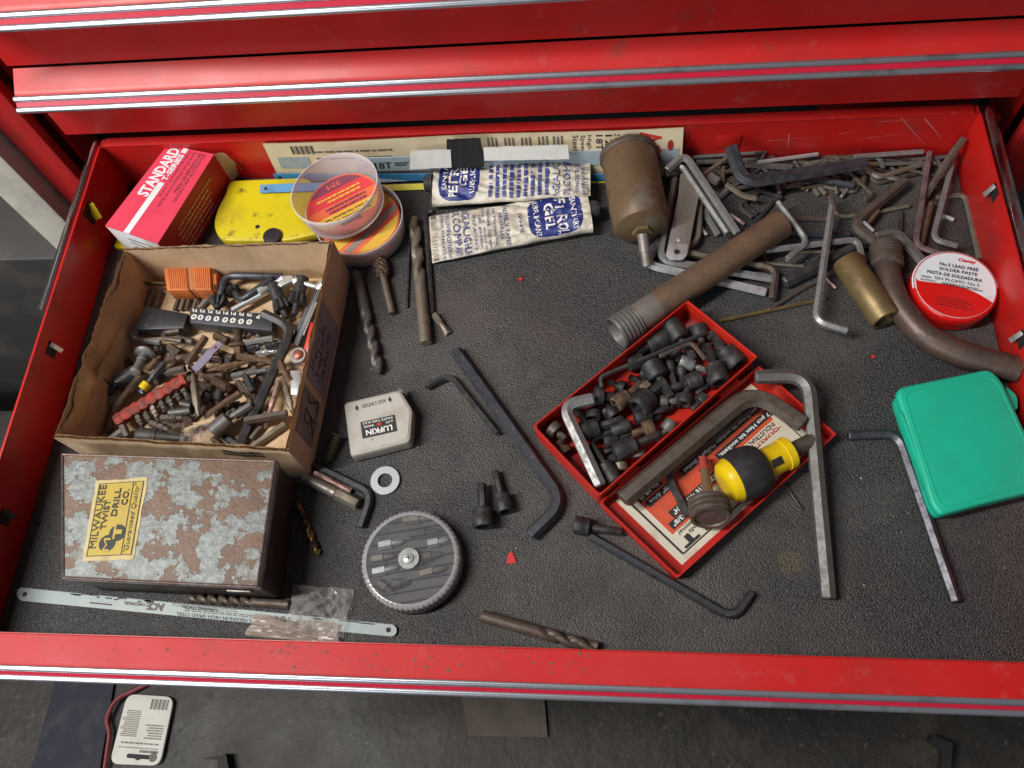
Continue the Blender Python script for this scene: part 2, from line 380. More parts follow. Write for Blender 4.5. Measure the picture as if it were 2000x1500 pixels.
def sweep(pts, r, n=6, rot=0., taper=None, chamfer=True):
    pts = [V(p) for p in pts]; vs, fs = [], []
    if chamfer:
        d0 = (pts[1] - pts[0]).normalized(); d1 = (pts[-2] - pts[-1]).normalized(); c = min(r * .25, .0012)
        pts = [pts[0], pts[0] + d0 * c] + pts[1:-1] + [pts[-1] + d1 * c, pts[-1]]
    M = len(pts)
    for i, p in enumerate(pts):
        t = ((pts[min(i + 1, M - 1)] - pts[max(i - 1, 0)])).normalized()
        z = V((0, 0, 1)) if abs(t.z) < .93 else V((0, 1, 0))
        n1 = z.cross(t).normalized(); n2 = t.cross(n1)
        q = r * (taper(i / (M - 1)) if taper else 1)
        if chamfer and i in (0, M - 1): q *= .80
        for k in range(n):
            th = 2 * math.pi * k / n + rot
            vs.append(p + n1 * (q * math.cos(th)) + n2 * (q * math.sin(th)))
    for i in range(M - 1):
        for k in range(n):
            a = i * n + k; b = i * n + (k + 1) % n
            fs.append((a, b, b + n, a + n))
    fs.append(tuple(range(n - 1, -1, -1))); o = (M - 1) * n; fs.append(tuple(range(o, o + n)))
    return vs, fs
def drill(A, B, r, f0, f1, turns, n=22):
    """twist drill from shank end A to tip B; flutes between fractions f0 and f1"""
    A, B = V(A), V(B); Ln = (B - A).length; prof = [(0, r * .86), (r * .2, r)]
    steps = int(turns * 14)
    prof.append((Ln * f0 * .98, r))
    def fl(ph, dep): return lambda th: 1 - dep * max(0, math.cos(2 * (th - ph))) ** .7
    for i in range(steps + 1):
        t = i / steps; s = Ln * (f0 + (f1 - f0) * t)
        prof.append((s, r, fl(t * turns * 2 * math.pi, .52 * min(1, t * 5))))
    prof.append((Ln, r * .12))
    return lathe(A, B, prof, n)
def grid(f, nu, nv):
    vs = [V(f(i / nu, j / nv)) for j in range(nv + 1) for i in range(nu + 1)]
    fs = [(j * (nu + 1) + i, j * (nu + 1) + i + 1, (j + 1) * (nu + 1) + i + 1, (j + 1) * (nu + 1) + i) for j in range(nv) for i in range(nu)]
    return vs, fs
def disc(c, r, z0, z1, n=48, bev=0): return prism([(c[0] + r * math.cos(2 * math.pi * k / n), c[1] + r * math.sin(2 * math.pi * k / n)) for k in range(n)], z0, z1, bev)
def ring(c, ro, ri, z0, z1, n=40):
    a = [(ri, z0), (ro, z0), (ro, z1), (ri, z1)]; vs, fs = [], []
    for k in range(n):
        th = 2 * math.pi * k / n
        vs += [V((c[0] + r * math.cos(th), c[1] + r * math.sin(th), z)) for r, z in a]
    for k in range(n):
        for i in range(4):
            p = k * 4 + i; q = k * 4 + (i + 1) % 4; s = ((k + 1) % n) * 4
            fs.append((p, s + i, s + (i + 1) % 4, q))
    return vs, fs
# flat print: a thin sheet of quads lying 0.15 mm above a surface given by mapper(a, b)
def sheet(mapper, nu=1, nv=1): return grid(mapper, nu, nv)
def quad(O, X, Y, lift=.0002):
    O, X, Y = V(O), V(X), V(Y); ex, ey = X - O, Y - O; n = ex.cross(ey).normalized() * lift
    return lambda a, b: O + ex * a + ey * b + n
def sub(mp, a0, a1, b0, b1, lift=0.):
    def f(a, b): return mp(a0 + (a1 - a0) * a, b0 + (b1 - b0) * b)
    if lift:
        def g(a, b):
            p = f(a, b); n = (f(a + .01, b) - p).cross(f(a, b + .01) - p).normalized(); return p + n * lift
        return g
    return f
GLY = {}
def glyphs(s, bold, shear):
    if 'M' in s: bold = 0.          # the offset breaks the inner corners of M
    k = (s, bold, shear)
    if k not in GLY:
        c = bpy.data.curves.new("glyphs", 'FONT'); c.body = s; c.resolution_u = 2; c.offset = bold; c.shear = shear
        o = bpy.data.objects.new("glyphs", c)
        me = o.to_mesh()
        GLY[k] = [v.co.copy() for v in me.vertices], [tuple(p.vertices) for p in me.polygons]
        o.to_mesh_clear(); bpy.data.objects.remove(o); bpy.data.curves.remove(c)
    return GLY[k]
def text(s, mp, par, m, bold=.0, shear=0., name="lettering"):
    vs, pf = glyphs(s, bold, shear)
    x0 = min(v.x for v in vs); x1 = max(v.x for v in vs); y0 = min(v.y for v in vs); y1 = max(v.y for v in vs)
    return part(name, ([mp((v.x - x0) / (x1 - x0), (v.y - y0) / max(1e-6, y1 - y0)) for v in vs], pf), m, par)
def lines(mp, parent, m, rows, name="small_print", seed=1, gap=.45, vertical=False):
    """rows of print too small to read in the photograph: broken dashes, one mesh"""
    rnd = random.Random(seed); gs = []
    for i in range(rows):
        b0 = i / rows; b1 = b0 + (1 - gap) / rows; a = rnd.uniform(0, .06); end = rnd.uniform(.75, 1)
        while a < end:
            w = rnd.uniform(.03, .11); e = min(a + w, end)
            gs.append(sheet(sub(mp, a, e, b0, b1))); a = e + rnd.uniform(.012, .022)
    return part(name, join(*gs), m, parent)
# ================================================================== SETTING
W, D, H = .80, .45, .0534
FZ = -.62
structure("concrete_floor", sheet(lambda a, b: V((-3 + 7 * a, -3 + 7 * b, FZ)), 8, 8), concrete)

# ------------------------------------------------------------------ tool chest
X0, X1, YF = -.035, .831, .46
chest = thing("tool_chest", "red steel tool chest frame with upright stiles behind the pulled-out drawer", "tool chest", (.4, .7, FZ))
part("side_stile", join(box(-.083, -.050, .448, .46, FZ + .1, .9, .002), box(-.083, -.080, .4602, .95, FZ + .1, .9)), red, chest)
part("side_stile", join(box(.846, .882, .448, .46, FZ + .1, .9, .002), box(.879, .882, .4602, .95, FZ + .1, .9)), red, chest)
part("back_panel", box(-.08, .879, .946, .95, FZ + .1, .9), darkvoid, chest)
part("inner_divider", box(-.0498, -.046, .47, .94, FZ + .1, .9), redin, chest)
part("inner_divider", box(.842, .8458, .47, .94, FZ + .1, .9), redin, chest)
def front_lip_loop(x, y0, z0):
    q = [(0, .0495), (-.0262, .0570), (-.0296, .0590), (-.0300, .0602), (-.0206, .0712), (-.0192, .0726), (-.0172, .0738), (-.0006, .0832), (0, .0826)]
    return [V((x, y0 + a, z0 + b)) for a, b in q]
def drawer_front(par, y0, z0, low=True, x0=X0, x1=X1):
    if low: part("front_panel", box(x0, x1, y0 + .0002, y0 + .004, z0, z0 + .0494), red, par)
    part("pull_lip", loft(front_lip_loop(x0 + .004, y0, z0), front_lip_loop(x1 - .004, y0, z0)), red, par, sharp=25)
    U = V((0, y0 - .0206, z0 + .0712)); Lo = V((0, y0 - .0300, z0 + .0602)); dn = (Lo - U); ln = dn.length; dn.normalize(); nr = V((0, dn.z, -dn.y))
    if nr.y > 0: nr = -nr
    for s in (.0000, ln - .0052):
        vs = []
        for x in (x0 + .003, x1 - .003):
            for k in range(9):
                th = math.pi * k / 8
                p = U + dn * (s + .0026 - .0026 * math.cos(th)) + nr * (.0002 + .0020 * math.sin(th)); vs.append(V((x, p.y, p.z)))
        fs = [(k, k + 1, k + 10, k + 9) for k in range(8)] + [tuple(range(8, -1, -1)), tuple(range(9, 18)), (0, 9, 17, 8)]
        part("trim_strip", (vs, fs), chrome, par, sharp=60)
    a, c = U + dn * .0053 + nr * .0005, U + dn * (ln - .0053) + nr * .0005
    part("trim_stripe", ([V((x0 + .0032, a.y, a.z)), V((x1 - .0032, a.y, a.z)), V((x1 - .0032, c.y, c.z)), V((x0 + .0032, c.y, c.z))], [(0, 1, 2, 3)]), redstripe, par)
for z0, lab in ((.0595, "closed red drawer with double chrome pull strip directly above the open drawer"),
                (.145, "topmost visible closed red drawer with chrome pull cut by the picture's top")):
    t = thing("closed_drawer", lab, "drawer", (.4, YF, z0), "closed drawers of the red tool chest")
    drawer_front(t, YF, z0)
    part("drawer_body", box(-.02, .82, YF + .0045, .93, z0 + .004, z0 + .04), darkgrime, t)

# ------------------------------------------------------------------ the open drawer
dr = thing("open_drawer", "red steel drawer pulled fully open and holding all the loose tools", "drawer", (.4, .22, -.026))
part("drawer_floor", box(-.002, .802, -.002, .452, -.0052, -.0022), redin, dr)
part("side_wall", box(-.0024, 0, .0005, .4495, -.0018, H, .0006), redin, dr)
part("side_wall", box(.8, .8024, .0005, .4495, -.0018, H, .0006), redin, dr)
part("back_wall", box(-.0024, .8024, D, D + .002, -.0018, H - .002), redin, dr)
part("back_flange", join(box(.003, .797, D - .0004, D + .0095, H - .0018, H, .0005), box(-.0022, .8022, D + .0025, D + .0095, H - .004, H - .002)), red, dr)
part("front_wall", box(-.0024, .8024, -.002, 0, -.0018, H), redin, dr)
drawer_front(dr, -.0006, -.0292)
def rail(x0, x1, y0, y1, name="slide_rail"):
    n = 8; loop = []
    for k in range(n + 1):
        th = math.pi * k / n
        loop.append((x0 + (x1 - x0) * (.5 - .5 * math.cos(th)), H - .004 + .0042 * math.sin(th)))
    loop += [(x1, H - .014), (x0, H - .014)]
    return part(name, loft([V((x, y0, z)) for x, z in loop][::-1], [V((x, y1, z)) for x, z in loop][::-1]), chromedark, dr, sharp=50)
rail(-.0125, -.0036, .269, .80); rail(.8045, .8150, .22, .80)
# bent lances punched in the side walls
def lance(u, v, x, sx, m):
    c = PX(u, v, x)
    part("slot_hole", box(x + sx * .0002, x + sx * .0007, c.y - .006, c.y + .006, c.z - .0065, c.z + .0055), darkvoid, dr)
    part("bent_tab", obox((x + sx * .0008, c.y + .0035, c.z + .004), (x + sx * .006, c.y + .0015, c.z - .006), .004, .0012, .0003), m, dr)
lance(100, 683, 0, 1, bright); lance(8, 1010, 0, 1, darkgrime); lance(1943, 375, .8, -1, zinc); lance(1996, 662, .8, -1, zinc)
c = PX(178, 417, 0)
part("bent_tab", obox((.0009, c.y + .006, c.z + .007), (.005, c.y - .002, c.z - .006), .007, .0012, .0003), yel, dr, "yellow scrap showing through the punched slot")
part("slot_hole", box(.0002, .0007, c.y - .008, c.y + .008, c.z - .008, c.z + .009), darkvoid, dr)
c = PY(1422, 275, D)
part("embossed_patch", box(c.x - .011, c.x + .011, D - .0009, D - .0003, c.z - .008, c.z + .008, .0003), redin, dr)
# scratches and chips on the red paint (real wear, with shapes of their own)
def bwall(u, v): return PY(u, v, D - .0002)
g = []
for (a, b, w) in (((1541, 262), (1539, 290), 2.2), ((1806, 232), (1838, 268), 2.4), ((1760, 230), (1806, 282), 1.6), ((1716, 238), (1785, 234), 1.2), ((1500, 275), (1600, 268), 1), ((1690, 270), (1760, 262), 1.2), ((1640, 262), (1668, 256), 1.5)):
    A, B = bwall(*a), bwall(*b); t = (B - A).normalized(); n = V((-t.z, 0, t.x)) * (w / 2000 / 2)
    g.append(([A - n, B - n * .3, B + n * .3, A + n], [(0, 1, 2, 3)]))
part("paint_scratch", join(*g), mat("scratched_pale_paint", (.55, .16, .15), .5), dr, kind="stuff")
rnd = random.Random(4); g = []
for i in range(90):
    x = rnd.choice((rnd.uniform(.0, .8), rnd.gauss(.25, .03), rnd.gauss(.36, .03), rnd.gauss(.45, .02))); t = rnd.uniform(0, 1); y = -.0014 - .0164 * t; z = -.0292 + .0832 - .0094 * t + .0002
    r = rnd.choice((rnd.uniform(.0002, .0006), rnd.uniform(.0003, .0011))); k = 7; ph = [rnd.uniform(.5, 1.3) for _ in range(k)]
    g.append(([V((x + r * ph[j] * 1.5 * math.cos(j * 6.283 / k), y + r * ph[j] * math.sin(j * 6.283 / k), z + .568 * r * ph[j] * math.sin(j * 6.283 / k))) for j in range(k)], [tuple(range(k))]))
part("paint_chip", join(*g), mat("chipped_primer", (.13, .09, .07), .7), dr, kind="stuff")

lin_o = single("drawer_liner", box(.0012, .7988, .0012, .4488, -.002, 0), liner, "black pebbled rubber liner covering the floor of the open drawer", "drawer liner")
# liner material uses the place's own coordinates
rg_ = random.Random(31); gv = []; gf = []
for i in range(900):
    x, y = rg_.uniform(.02, .78), rg_.choice((rg_.uniform(.01, .44), rg_.uniform(.01, .44), rg_.gauss(.40, .03))); y = min(max(y, .006), .444)
    r = rg_.choice((.0004, .0005, .0006, .0008, .0012)); a = rg_.uniform(0, 6.28); e_ = rg_.choice((1, 1, .35)); n0 = len(gv)
    gv += [V((x + r * math.cos(a), y + r * math.sin(a), .0004)), V((x - e_ * r * math.sin(a), y + e_ * r * math.cos(a), .0004)), V((x - r * math.cos(a), y - r * math.sin(a), .0004)), V((x + .2 * r, y, .0004 + r * .7))]
    gf += [(n0, n0 + 1, n0 + 3), (n0 + 1, n0 + 2, n0 + 3), (n0 + 2, n0, n0 + 3)]
gr = single("grit", (gv, gf), mat("grit", (.20, .17, .13), .8, 0, [((.30, .28, .25), 12, .45, .55), ((.09, .05, .03), 25, .55, .65)]), "fine pale grit and rust crumbs scattered over the black liner", "grit"); gr["kind"] = "stuff"; del gr["category"]
lin_o.location = (0, 0, 0); lin_o.data.transform(Matrix.Translation(ROOT[lin_o.name])); ROOT[lin_o.name] = V((0, 0, 0))

# ------------------------------------------------------------------ what stands on the garage floor
def fq(*p): return [P(u, v, FZ) for u, v in p]
a = PY(0, 367, .43); b = PY(92, 488, .43)
e = (a + b) / 2
single("pale_post", box(e.x, -.088, .43, .75, FZ, e.z + .6, .003), wallpale, "pale grey painted post standing behind the chest's left stile", "post")
q = P(0, 700, FZ)
single("dark_backdrop", bevel(box(-1.1, -.150, .44, .9, FZ, -.12), .004), darkgrime, "dark grimy cabinet left of the pale post", "backdrop")  # plain backdrop box, put in for the unidentified dark things at the left
single("dark_bin", bevel(box(-.85, -.30, .10, .40, FZ, FZ + .16), .02), darkgrime, "black grimy bin on the floor left of the drawer", "bin")
def cable(pts, r, m, lab, cat): return single(cat.replace(" ", "_"), sweep(fillet(pts, .05), r, 10, chamfer=False), m, lab, cat)
cable([P(205, 1500, FZ + .01), P(215, 1430, FZ + .01), P(207, 1405, FZ + .012), P(225, 1365, FZ + .012), P(290, 1335, FZ + .006), P(330, 1310, FZ + .006)], .0035, wirered, "dark red cable curling beside the white drill card on the floor", "cable")
ps = fq((128, 1330), (232, 1330), (205, 1510), (70, 1510)); ps = fq((135, 1250), (240, 1250), (190, 1560), (50, 1560))
single("floor_strip", prism([(p.x, p.y) for p in ps], FZ + .002, FZ + .006), bluefl, "navy blue strip of matting on the garage floor", "mat")
ps = fq((902, 1350), (1062, 1352), (1070, 1440), (915, 1438))
single("floor_board", prism([(p.x, p.y) for p in ps], FZ + .002, FZ + .006), mat("brown_board", (.085, .065, .048), .7, 0, [((.05, .038, .03), 14, .45, .65)], [(100, .1, 3)]), "flat brown board scrap lying on the floor below the drawer", "board")
ps = fq((1812, 1436), (1850, 1452), (1845, 1512), (1828, 1512), (1830, 1466), (1806, 1446))
single("hook_strip", prism([(p.x, p.y) for p in ps], FZ + .003, FZ + .02), darkvoid, "bent black strip on the floor at lower right", "strip")
ps = fq((408, 1482), (452, 1472), (460, 1512), (436, 1512), (436, 1484))
single("hook_strip", prism([(p.x, p.y) for p in ps], FZ + .003, FZ + .02), darkvoid, "bent black strip on the floor right of the drill card", "strip")
# blister card
TL, TR, BL = P(248, 1355, FZ + .01), P(340, 1361, FZ + .01), P(213, 1492, FZ + .01); BR = TR + BL - TL + (P(312, 1496, FZ + .01) - (TR + BL - TL))
cd = thing("drill_package", "white drill package card face down on the garage floor", "package", BL)
pl = rpoly([(BL.x, BL.y), (BR.x, BR.y), (TR.x, TR.y), (TL.x, TL.y)], .014)
part("card", prism(pl, FZ + .004, FZ + .010, .001), mat("white_card", (.60, .58, .52), .55, 0, [((.50, .47, .41), 20, .5, .7)]), cd)
def cq(a, b): p = TR.lerp(BR, 1 - a) if False else TL + (TR - TL) * a + (BL - TL) * b; return V((p.x, p.y, FZ + .0103))
part("hang_hole", prism([(p.x, p.y) for p in rpoly([cq(.32, .84), cq(.80, .84), cq(.80, .90), cq(.62, .90), cq(.56, .93), cq(.50, .90), cq(.32, .90)], .004)], FZ + .0098, FZ + .0104), darkvoid, cd)
g = [sheet(quad(cq(.56 + .028 * i, .20), cq(.56 + .028 * i + .008 + .008 * (i * 7 % 3 == 0), .20), cq(.56 + .028 * i, .05))) for i in range(13)]
part("bar_code", join(*g), ink, cd)
lines(quad(cq(.42, .60), cq(.03, .60), cq(.42, .22)), cd, inkfade, 15, seed=3)
lines(quad(cq(.95, .62), cq(.55, .62), cq(.95, .40)), cd, inkfade, 6, seed=5)
lines(quad(cq(.95, .70), cq(.1, .70), cq(.95, .66)), cd, inkfade, 1, seed=6)
part("rule_line", sheet(quad(cq(.1, .76), cq(.93, .76), cq(.1, .752))), ink, cd)
lines(quad(cq(.95, .815), cq(.55, .815), cq(.95, .775)), cd, ink, 1, seed=8, gap=.1)
part("seal", disc(cq(.86, .87), .006, FZ + .0103, FZ + .0106, 20), inkfade, cd)
# ================================================================== LARGE THINGS IN THE DRAWER
def xy(p): return (p.x, p.y)
# ---------------- red and white auto parts carton
z = .046
FL, FR, BL, BR = P(205, 441, z), P(308, 476, z), P(327, 283, z), P(418, 301, z)
t = thing("parts_carton", "crimson and white auto parts carton with torn back flap", "carton", ((FL.x + BR.x) / 2, (FL.y + BR.y) / 2, .001))
def bi(a, b): return FL * (1 - a) * (1 - b) + BL * a * (1 - b) + FR * (1 - a) * b + BR * a * b      # a: front->back, b: left->right
part("top_panel", prism([xy(p) for p in (FL, FR, BR, BL)], z - .0008, z), pinkp, t)
def wallq(A, B, z0, z1, th=.0007):
    A, B = V((A.x, A.y, z0)), V((B.x, B.y, z0)); n = V((B.y - A.y, A.x - B.x, 0)).normalized() * th
    return loft([A, B, B - n, A - n], [p + V((0, 0, z1 - z0)) for p in (A, B, B - n, A - n)])
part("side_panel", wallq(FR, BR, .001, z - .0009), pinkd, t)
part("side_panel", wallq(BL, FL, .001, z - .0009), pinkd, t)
part("end_panel", wallq(FL, FR, .001, z - .0009), cartw, t)
e1 = BL.lerp(BR, 1); fl_ = (BR - BL).normalized(); bk = (BL - FL).normalized()
def flap(a, b):
    p = BR.lerp(BR - V((0, 0, .04)), b) + bk * (.012 * math.sin(a * 2.2) * (.4 + b)) + fl_ * (.010 * a) + V((0, 0, -.004 * a * a + .003 * noise.noise(V((a * 5, b * 4, 1)))))
    return p
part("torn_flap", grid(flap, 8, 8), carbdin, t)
part("end_flap", grid(lambda a, b: BL.lerp(BR, a) + V((0, 0, -.001 - .042 * b)) + bk * (.006 * b + .003 * noise.noise(V((a * 4, b * 3, 5)))), 8, 6), carbd, t)
def cm(a0, b0, a1, b1):       # print area: reads front->back, its top towards the left side
    O = bi(a0, b0); return quad(O, bi(a1, b0), bi(a0, b1))
part("white_stripe", sheet(quad(bi(.0, .46), bi(.585, .46), bi(.0, .355))), cartw, t)
part("white_stripe", sheet(quad(bi(.945, .46), bi(1, .46), bi(.945, .355))), cartw, t)
text("STANDARD", cm(.40, .335, .975, .115), t, cartw, .035)
text("T-SERIES", cm(.61, .465, .925, .355), t, cartw, .035)
text("QUALITY AUTOMOTIVE PARTS", cm(.44, .555, .975, .505), t, ink, .01)
text("PIECES D'AUTOMOBILES DE QUALITE", cm(.34, .665, .975, .60), t, ink, .01)
text("PIEZAS DE REPUESTO DE", cm(.52, .775, .975, .715), t, ink, .01)
text("CALIDAD PARA AUTOMOVILES", cm(.42, .86, .975, .80), t, ink, .01)
dz = V((0, 0, 1))
lines(quad(FR.lerp(BR, .2) + dz * -.040 + V((.0003, -.0001, 0)), FR.lerp(BR, .85) + dz * -.040 + V((.0003, -.0001, 0)), FR.lerp(BR, .2) + dz * -.008 + V((.0003, -.0001, 0))), t, mat("faded_white_print", (.60, .35, .30), .6), 6, seed=11, gap=.6)
lines(quad(FL.lerp(FR, .3) + dz * -.030, FL.lerp(FR, .85) + dz * -.030, FL.lerp(FR, .3) + dz * -.006), t, inkfade, 4, seed=12, gap=.7)

# ---------------- yellow plastic blade guard
z = .012
pp = [P(u, v, z) for u, v in ((446, 352), (600, 346), (640, 380), (640, 452), (560, 470), (430, 470), (415, 440), (426, 402), (440, 380))]
t = thing("yellow_guard", "scuffed yellow plastic guard plate lying beside the round tape tub", "plastic plate", xy(pp[0]) + (0,))
part("plate", prism(rpoly([xy(p) for p in pp], .010), .002, z, .002), yel, t)
c = P(503, 443, z); part("rivet_hole", disc(c, .0022, z - .001, z + .0003, 20), darkvoid, t)
c = P(533, 463, z); part("pivot_knob", prism([(c.x + .009 * math.cos(a / 20 * 6.283), c.y + .009 * math.sin(a / 20 * 6.283)) for a in range(20)], z - .003, z + .003, .001), blackpl, t)
c = P(236, 478, .004)
single("yellow_scrap", prism(rpoly([(c.x - .006, c.y - .004), (c.x + .01, c.y - .006), (c.x + .012, c.y + .012), (c.x - .004, c.y + .01)], .003), .0005, .006, .001), yel, "small yellow plastic scrap under the carton's white end", "scrap")

# ---------------- card backing against the rear wall, blades and tapes in front of it
a0, a1 = PY(513, 280, D - .003), PY(1335, 248, D - .003)
b0, b1 = P(545, 347, .003), P(1330, 341, .003)
t = thing("blade_card", "yellowed hacksaw blade card with barcode leaning on the rear drawer wall", "packaging card", (b0.x, b0.y, 0))
def cardf(a, b):
    p = b0.lerp(b1, a).lerp(a0.lerp(a1, a), b)
    return p + V((0, -.0010 * math.sin(a * 9) - .0006, .0005 * noise.noise(V((a * 30, b * 3, 0)))))
def cf2(a, b): p = cardf(a, b); return p + V((0, -.0004, .0002))
g = grid(cardf, 40, 3); g2 = ([v + V((0, .0007, .0)) for v in g[0]], [f[::-1] for f in g[1]])
part("card", join(g, g2), cream, t)
def cmap(a0, b0, a1, b1): return sub(cf2, a0, a1, b0, b1)
part("bar_code", join(*[sheet(cmap(.065 + .0042 * i, .70, .065 + .0042 * i + (.0013 if i % 3 else .0026), .98 - .06)) for i in range(14)]), ink, t)
def cmr(a0, b0, a1, b1):      # lettering turned a quarter, top of the letters to the right... reads downwards
    return lambda a, b: cf2(a0 + (a1 - a0) * b, b1 + (b0 - b1) * a)
text("ACE", cmr(.900, .30, .952, .96), t, inkred, .03)
text("Hardware", cmr(.868, .45, .880, .93), t, ink, .01)
text("2 Hacksaw", cmr(.842, .45, .855, .95), t, ink)
text("12\"", cmr(.822, .60, .838, .93), t, ink, .01); text("18T", cmr(.800, .60, .816, .93), t, ink, .01)
text("High", cmr(.778, .62, .790, .93), t, ink); text("Speed", cmr(.762, .55, .775, .93), t, ink); text("Steel", cmr(.746, .60, .759, .93), t, ink)
for i, a in enumerate((.50, .545, .585, .625, .665, .70)):
    mp = cmr(a, .48, a + .028, .93); lines(mp, t, inkfade, 3, seed=20 + i)
lines(cmap(.12, .55, .36, .90), t, inkfade, 2, seed=31, gap=.75)
part("hang_hole", ([cf2(.972 + .0068 * math.cos(k * .3142), .66 + .115 * math.sin(k * .3142)) for k in range(20)], [tuple(range(20))]), mat("red_print_dot", (.32, .02, .015), .6), t)
part("printed_blade", sheet(cmap(.02, .30, .10, .62)), bladeg, t)
def blade_strip(name, u0, v0, u1, v1, z0, wpx, th, m, lab, lean=.6, group="hacksaw blades along the rear wall"):
    A, B = P(u0, v0, z0), P(u1, v1, z0); w = wpx / SC(u0, v0, z0)
    up = V((0, lean, 1)).normalized()
    n = V((0, 1, -lean)).normalized()
    t = thing(name, lab, "hacksaw blade", (A.x, A.y, 0), group)
    b = [A, B, B + up * w, A + up * w]
    g = loft([p + n * th for p in b], b)
    part("blade", bevel(g, .0002, 1), m, t); return t, A, B, up * w, n
tb, A, B, U, n = blade_strip("hacksaw_blade", 538, 353, 1185, 354, .004, 16, .0008, bladeb, "bright blue hacksaw blade standing along the foot of the blade card", .25)
part("end_hole", lathe(A + (B - A).normalized() * .006 + U * .5 - n * .0002, A + (B - A).normalized() * .006 + U * .5 + n, [(0, .0018), (.0002, .0018)], 14), darkvoid, tb)
tb, A, B, U, n = blade_strip("hacksaw_blade", 700, 336, 1325, 318, .017, 32, .0008, bladeg, "grey blue hacksaw blade marked 18T in front of the card", .25)
mp = quad(A + (B - A) * .02 + U * .15, A + (B - A) * .17 + U * .15, A + (B - A) * .02 + U * .75, .0004)
text("x 18T", sub(mp, .0, .62, .1, .85), tb, ink, .01); lines(sub(mp, .68, 1, .4, .9), tb, ink, 2, seed=41, gap=.4)
tb, A, B, U, n = blade_strip("hacksaw_blade", 507, 377, 640, 372, .0145, 17, .0008, bladeb, "blue hacksaw blade end with hole resting on the yellow plate", 3.)
c = A + (B - A).normalized() * .006 + U * .5
part("end_hole", lathe(c - n * .0003, c + n, [(0, .0017), (.0002, .0017)], 14), darkvoid, tb)
tb, A, B, U, n = blade_strip("hacksaw_blade", 730, 374, 1190, 357, .002, 12, .0008, yel, "thin yellow edged blade lowest in front of the card", 1.5)
tb, A, B, U, n = blade_strip("hacksaw_blade", 735, 357, 865, 350, .004, 20, .0008, bladeg, "short grey blade section left of the foil tubes", 1.)
yb = D - .0185
def band(u0, v0, u1, v1, u2, v2, u3, v3, th, wob):
    q = [PY(u0, v0, yb), PY(u1, v1, yb), PY(u2, v2, yb + .006), PY(u3, v3, yb + .006)]
    def tf(a, b):
        p = q[0].lerp(q[1], a).lerp(q[3].lerp(q[2], a), b); return p + V((0, wob * noise.noise(V((a * 8, b * 3, u0))), wob * .6 * noise.noise(V((a * 9, b * 2, u0 + 3)))))
    g = grid(tf, 14, 4); g2 = ([v + V((0, th, 0)) for v in g[0]], [f[::-1] for f in g[1]]); return join(g, g2)
single("black_tape_band", band(873, 330, 946, 326, 938, 271, 872, 274, .0012, .0010), tape, "black cloth tape band wrapped round the blades at the rear", "tape")
yb = D - .0205
single("white_tape_strip", band(800, 331, 882, 327, 880, 292, 802, 296, .001, .0006), white, "white tape strip left of the black tape band", "tape", "white tape strips on the blades")
single("white_tape_strip", band(946, 314, 1112, 311, 1109, 284, 944, 289, .001, .0006), white, "long white tape strip right of the black tape band", "tape", "white tape strips on the blades")

# ---------------- two stacked round tubs of tape
def tub(c, r, z0, z1, tilt, label, base, disc_m):
    """clear round tub: floor, wall, rim; axis leaning by tilt"""
    t = thing("round_tub", label, "plastic tub", (c.x, c.y, 0), "round plastic tape tubs")
    A = V((c.x, c.y, z0)); ax = (V((0, 0, 1)) + tilt).normalized(); h = z1 - z0
    Bq = A + ax
    part("base", lathe(A, Bq, [(0, r * .90), (.0012, r * .93), (.0014, r * .93)], 56), base, t)
    part("wall", lathe(A + ax * .0016, Bq, [(0, r * .93), (h * .5, r * .965), (h - .004, r * .985)], 56, cap=False), tubpl, t)
    part("rim", lathe(A + ax * (h - .004), Bq, [(0, r * .978), (0, r * .99), (.003, r * 1.0), (.004, r * .995), (.004, r * .975), (0, r * .978)], 56, cap=False), tubrim, t)
    return t, A, ax
c2 = P(712, 452, .004)
t2, A, ax = tub(c2, .0415, .001, .026, V((0, 0, 0)), "lower clear plastic tub with blue base under the tape tub", tubblue, None)
rl = thing("tape_roll", "orange and yellow wrapped tape roll inside the lower clear tub", "tape roll", (c2.x, c2.y, .003), "tape rolls in the tubs")
part("roll", lathe((c2.x, c2.y, .0045), (c2.x, c2.y, 1), [(0, .0368), (.0005, .0375), (.016, .0375), (.0165, .036)], 40), orangel, rl)
g = []
for k in range(10):
    th = k * .628 + .1
    g.append(grid(lambda a, b: V((c2.x +   .0378 * math.cos(th + .3 * a), c2.y + .0378 * math.sin(th + .3 * a), .007 + .011 * b)), 4, 1))
part("label_band", join(*g), yell, rl)
def lo2(y0, y1, rot, r=.0362, lift=.0213):
    n = 20; cs, sn = math.cos(rot), math.sin(rot); vs = []
    for i in range(n + 1):
        y = y0 + (y1 - y0) * i / n; w = math.sqrt(max(0, r * r - y * y))
        for s in (-1, 1): vs.append(V((c2.x + cs * s * w - sn * y, c2.y + sn * s * w + cs * y, lift)))
    return vs, [(2 * i, 2 * i + 1, 2 * i + 3, 2 * i + 2) for i in range(n)]
part("label_field", lo2(-.036, -.024, .9), yell, rl); part("label_field", lo2(-.019, -.013, .9), mat("grey_label", (.28, .25, .22), .5), rl); part("label_field", lo2(-.009, .004, .9), yell, rl); part("label_field", lo2(.012, .03, .9), redl, rl)
c1 = P(670, 396, .034)
t1, A, ax = tub(c1, .0412, .028, .055, V((-.10, .05, 0)), "upper clear plastic tub tilted on the lower one, printed orange label inside", tubrim, None)
L0 = A + ax * .0050; ex = V((1, 0, 0)) - ax * ax.x; ex.normalize(); ey = ax.cross(ex)
rl = thing("tape_roll", "tape roll with round orange and maroon label inside the upper tub", "tape roll", L0, "tape rolls in the tubs")
part("roll", lathe(A + ax * .0018, A + ax, [(0, .0352), (.0025, .0360), (.0030, .0360)], 48), orangel, rl)
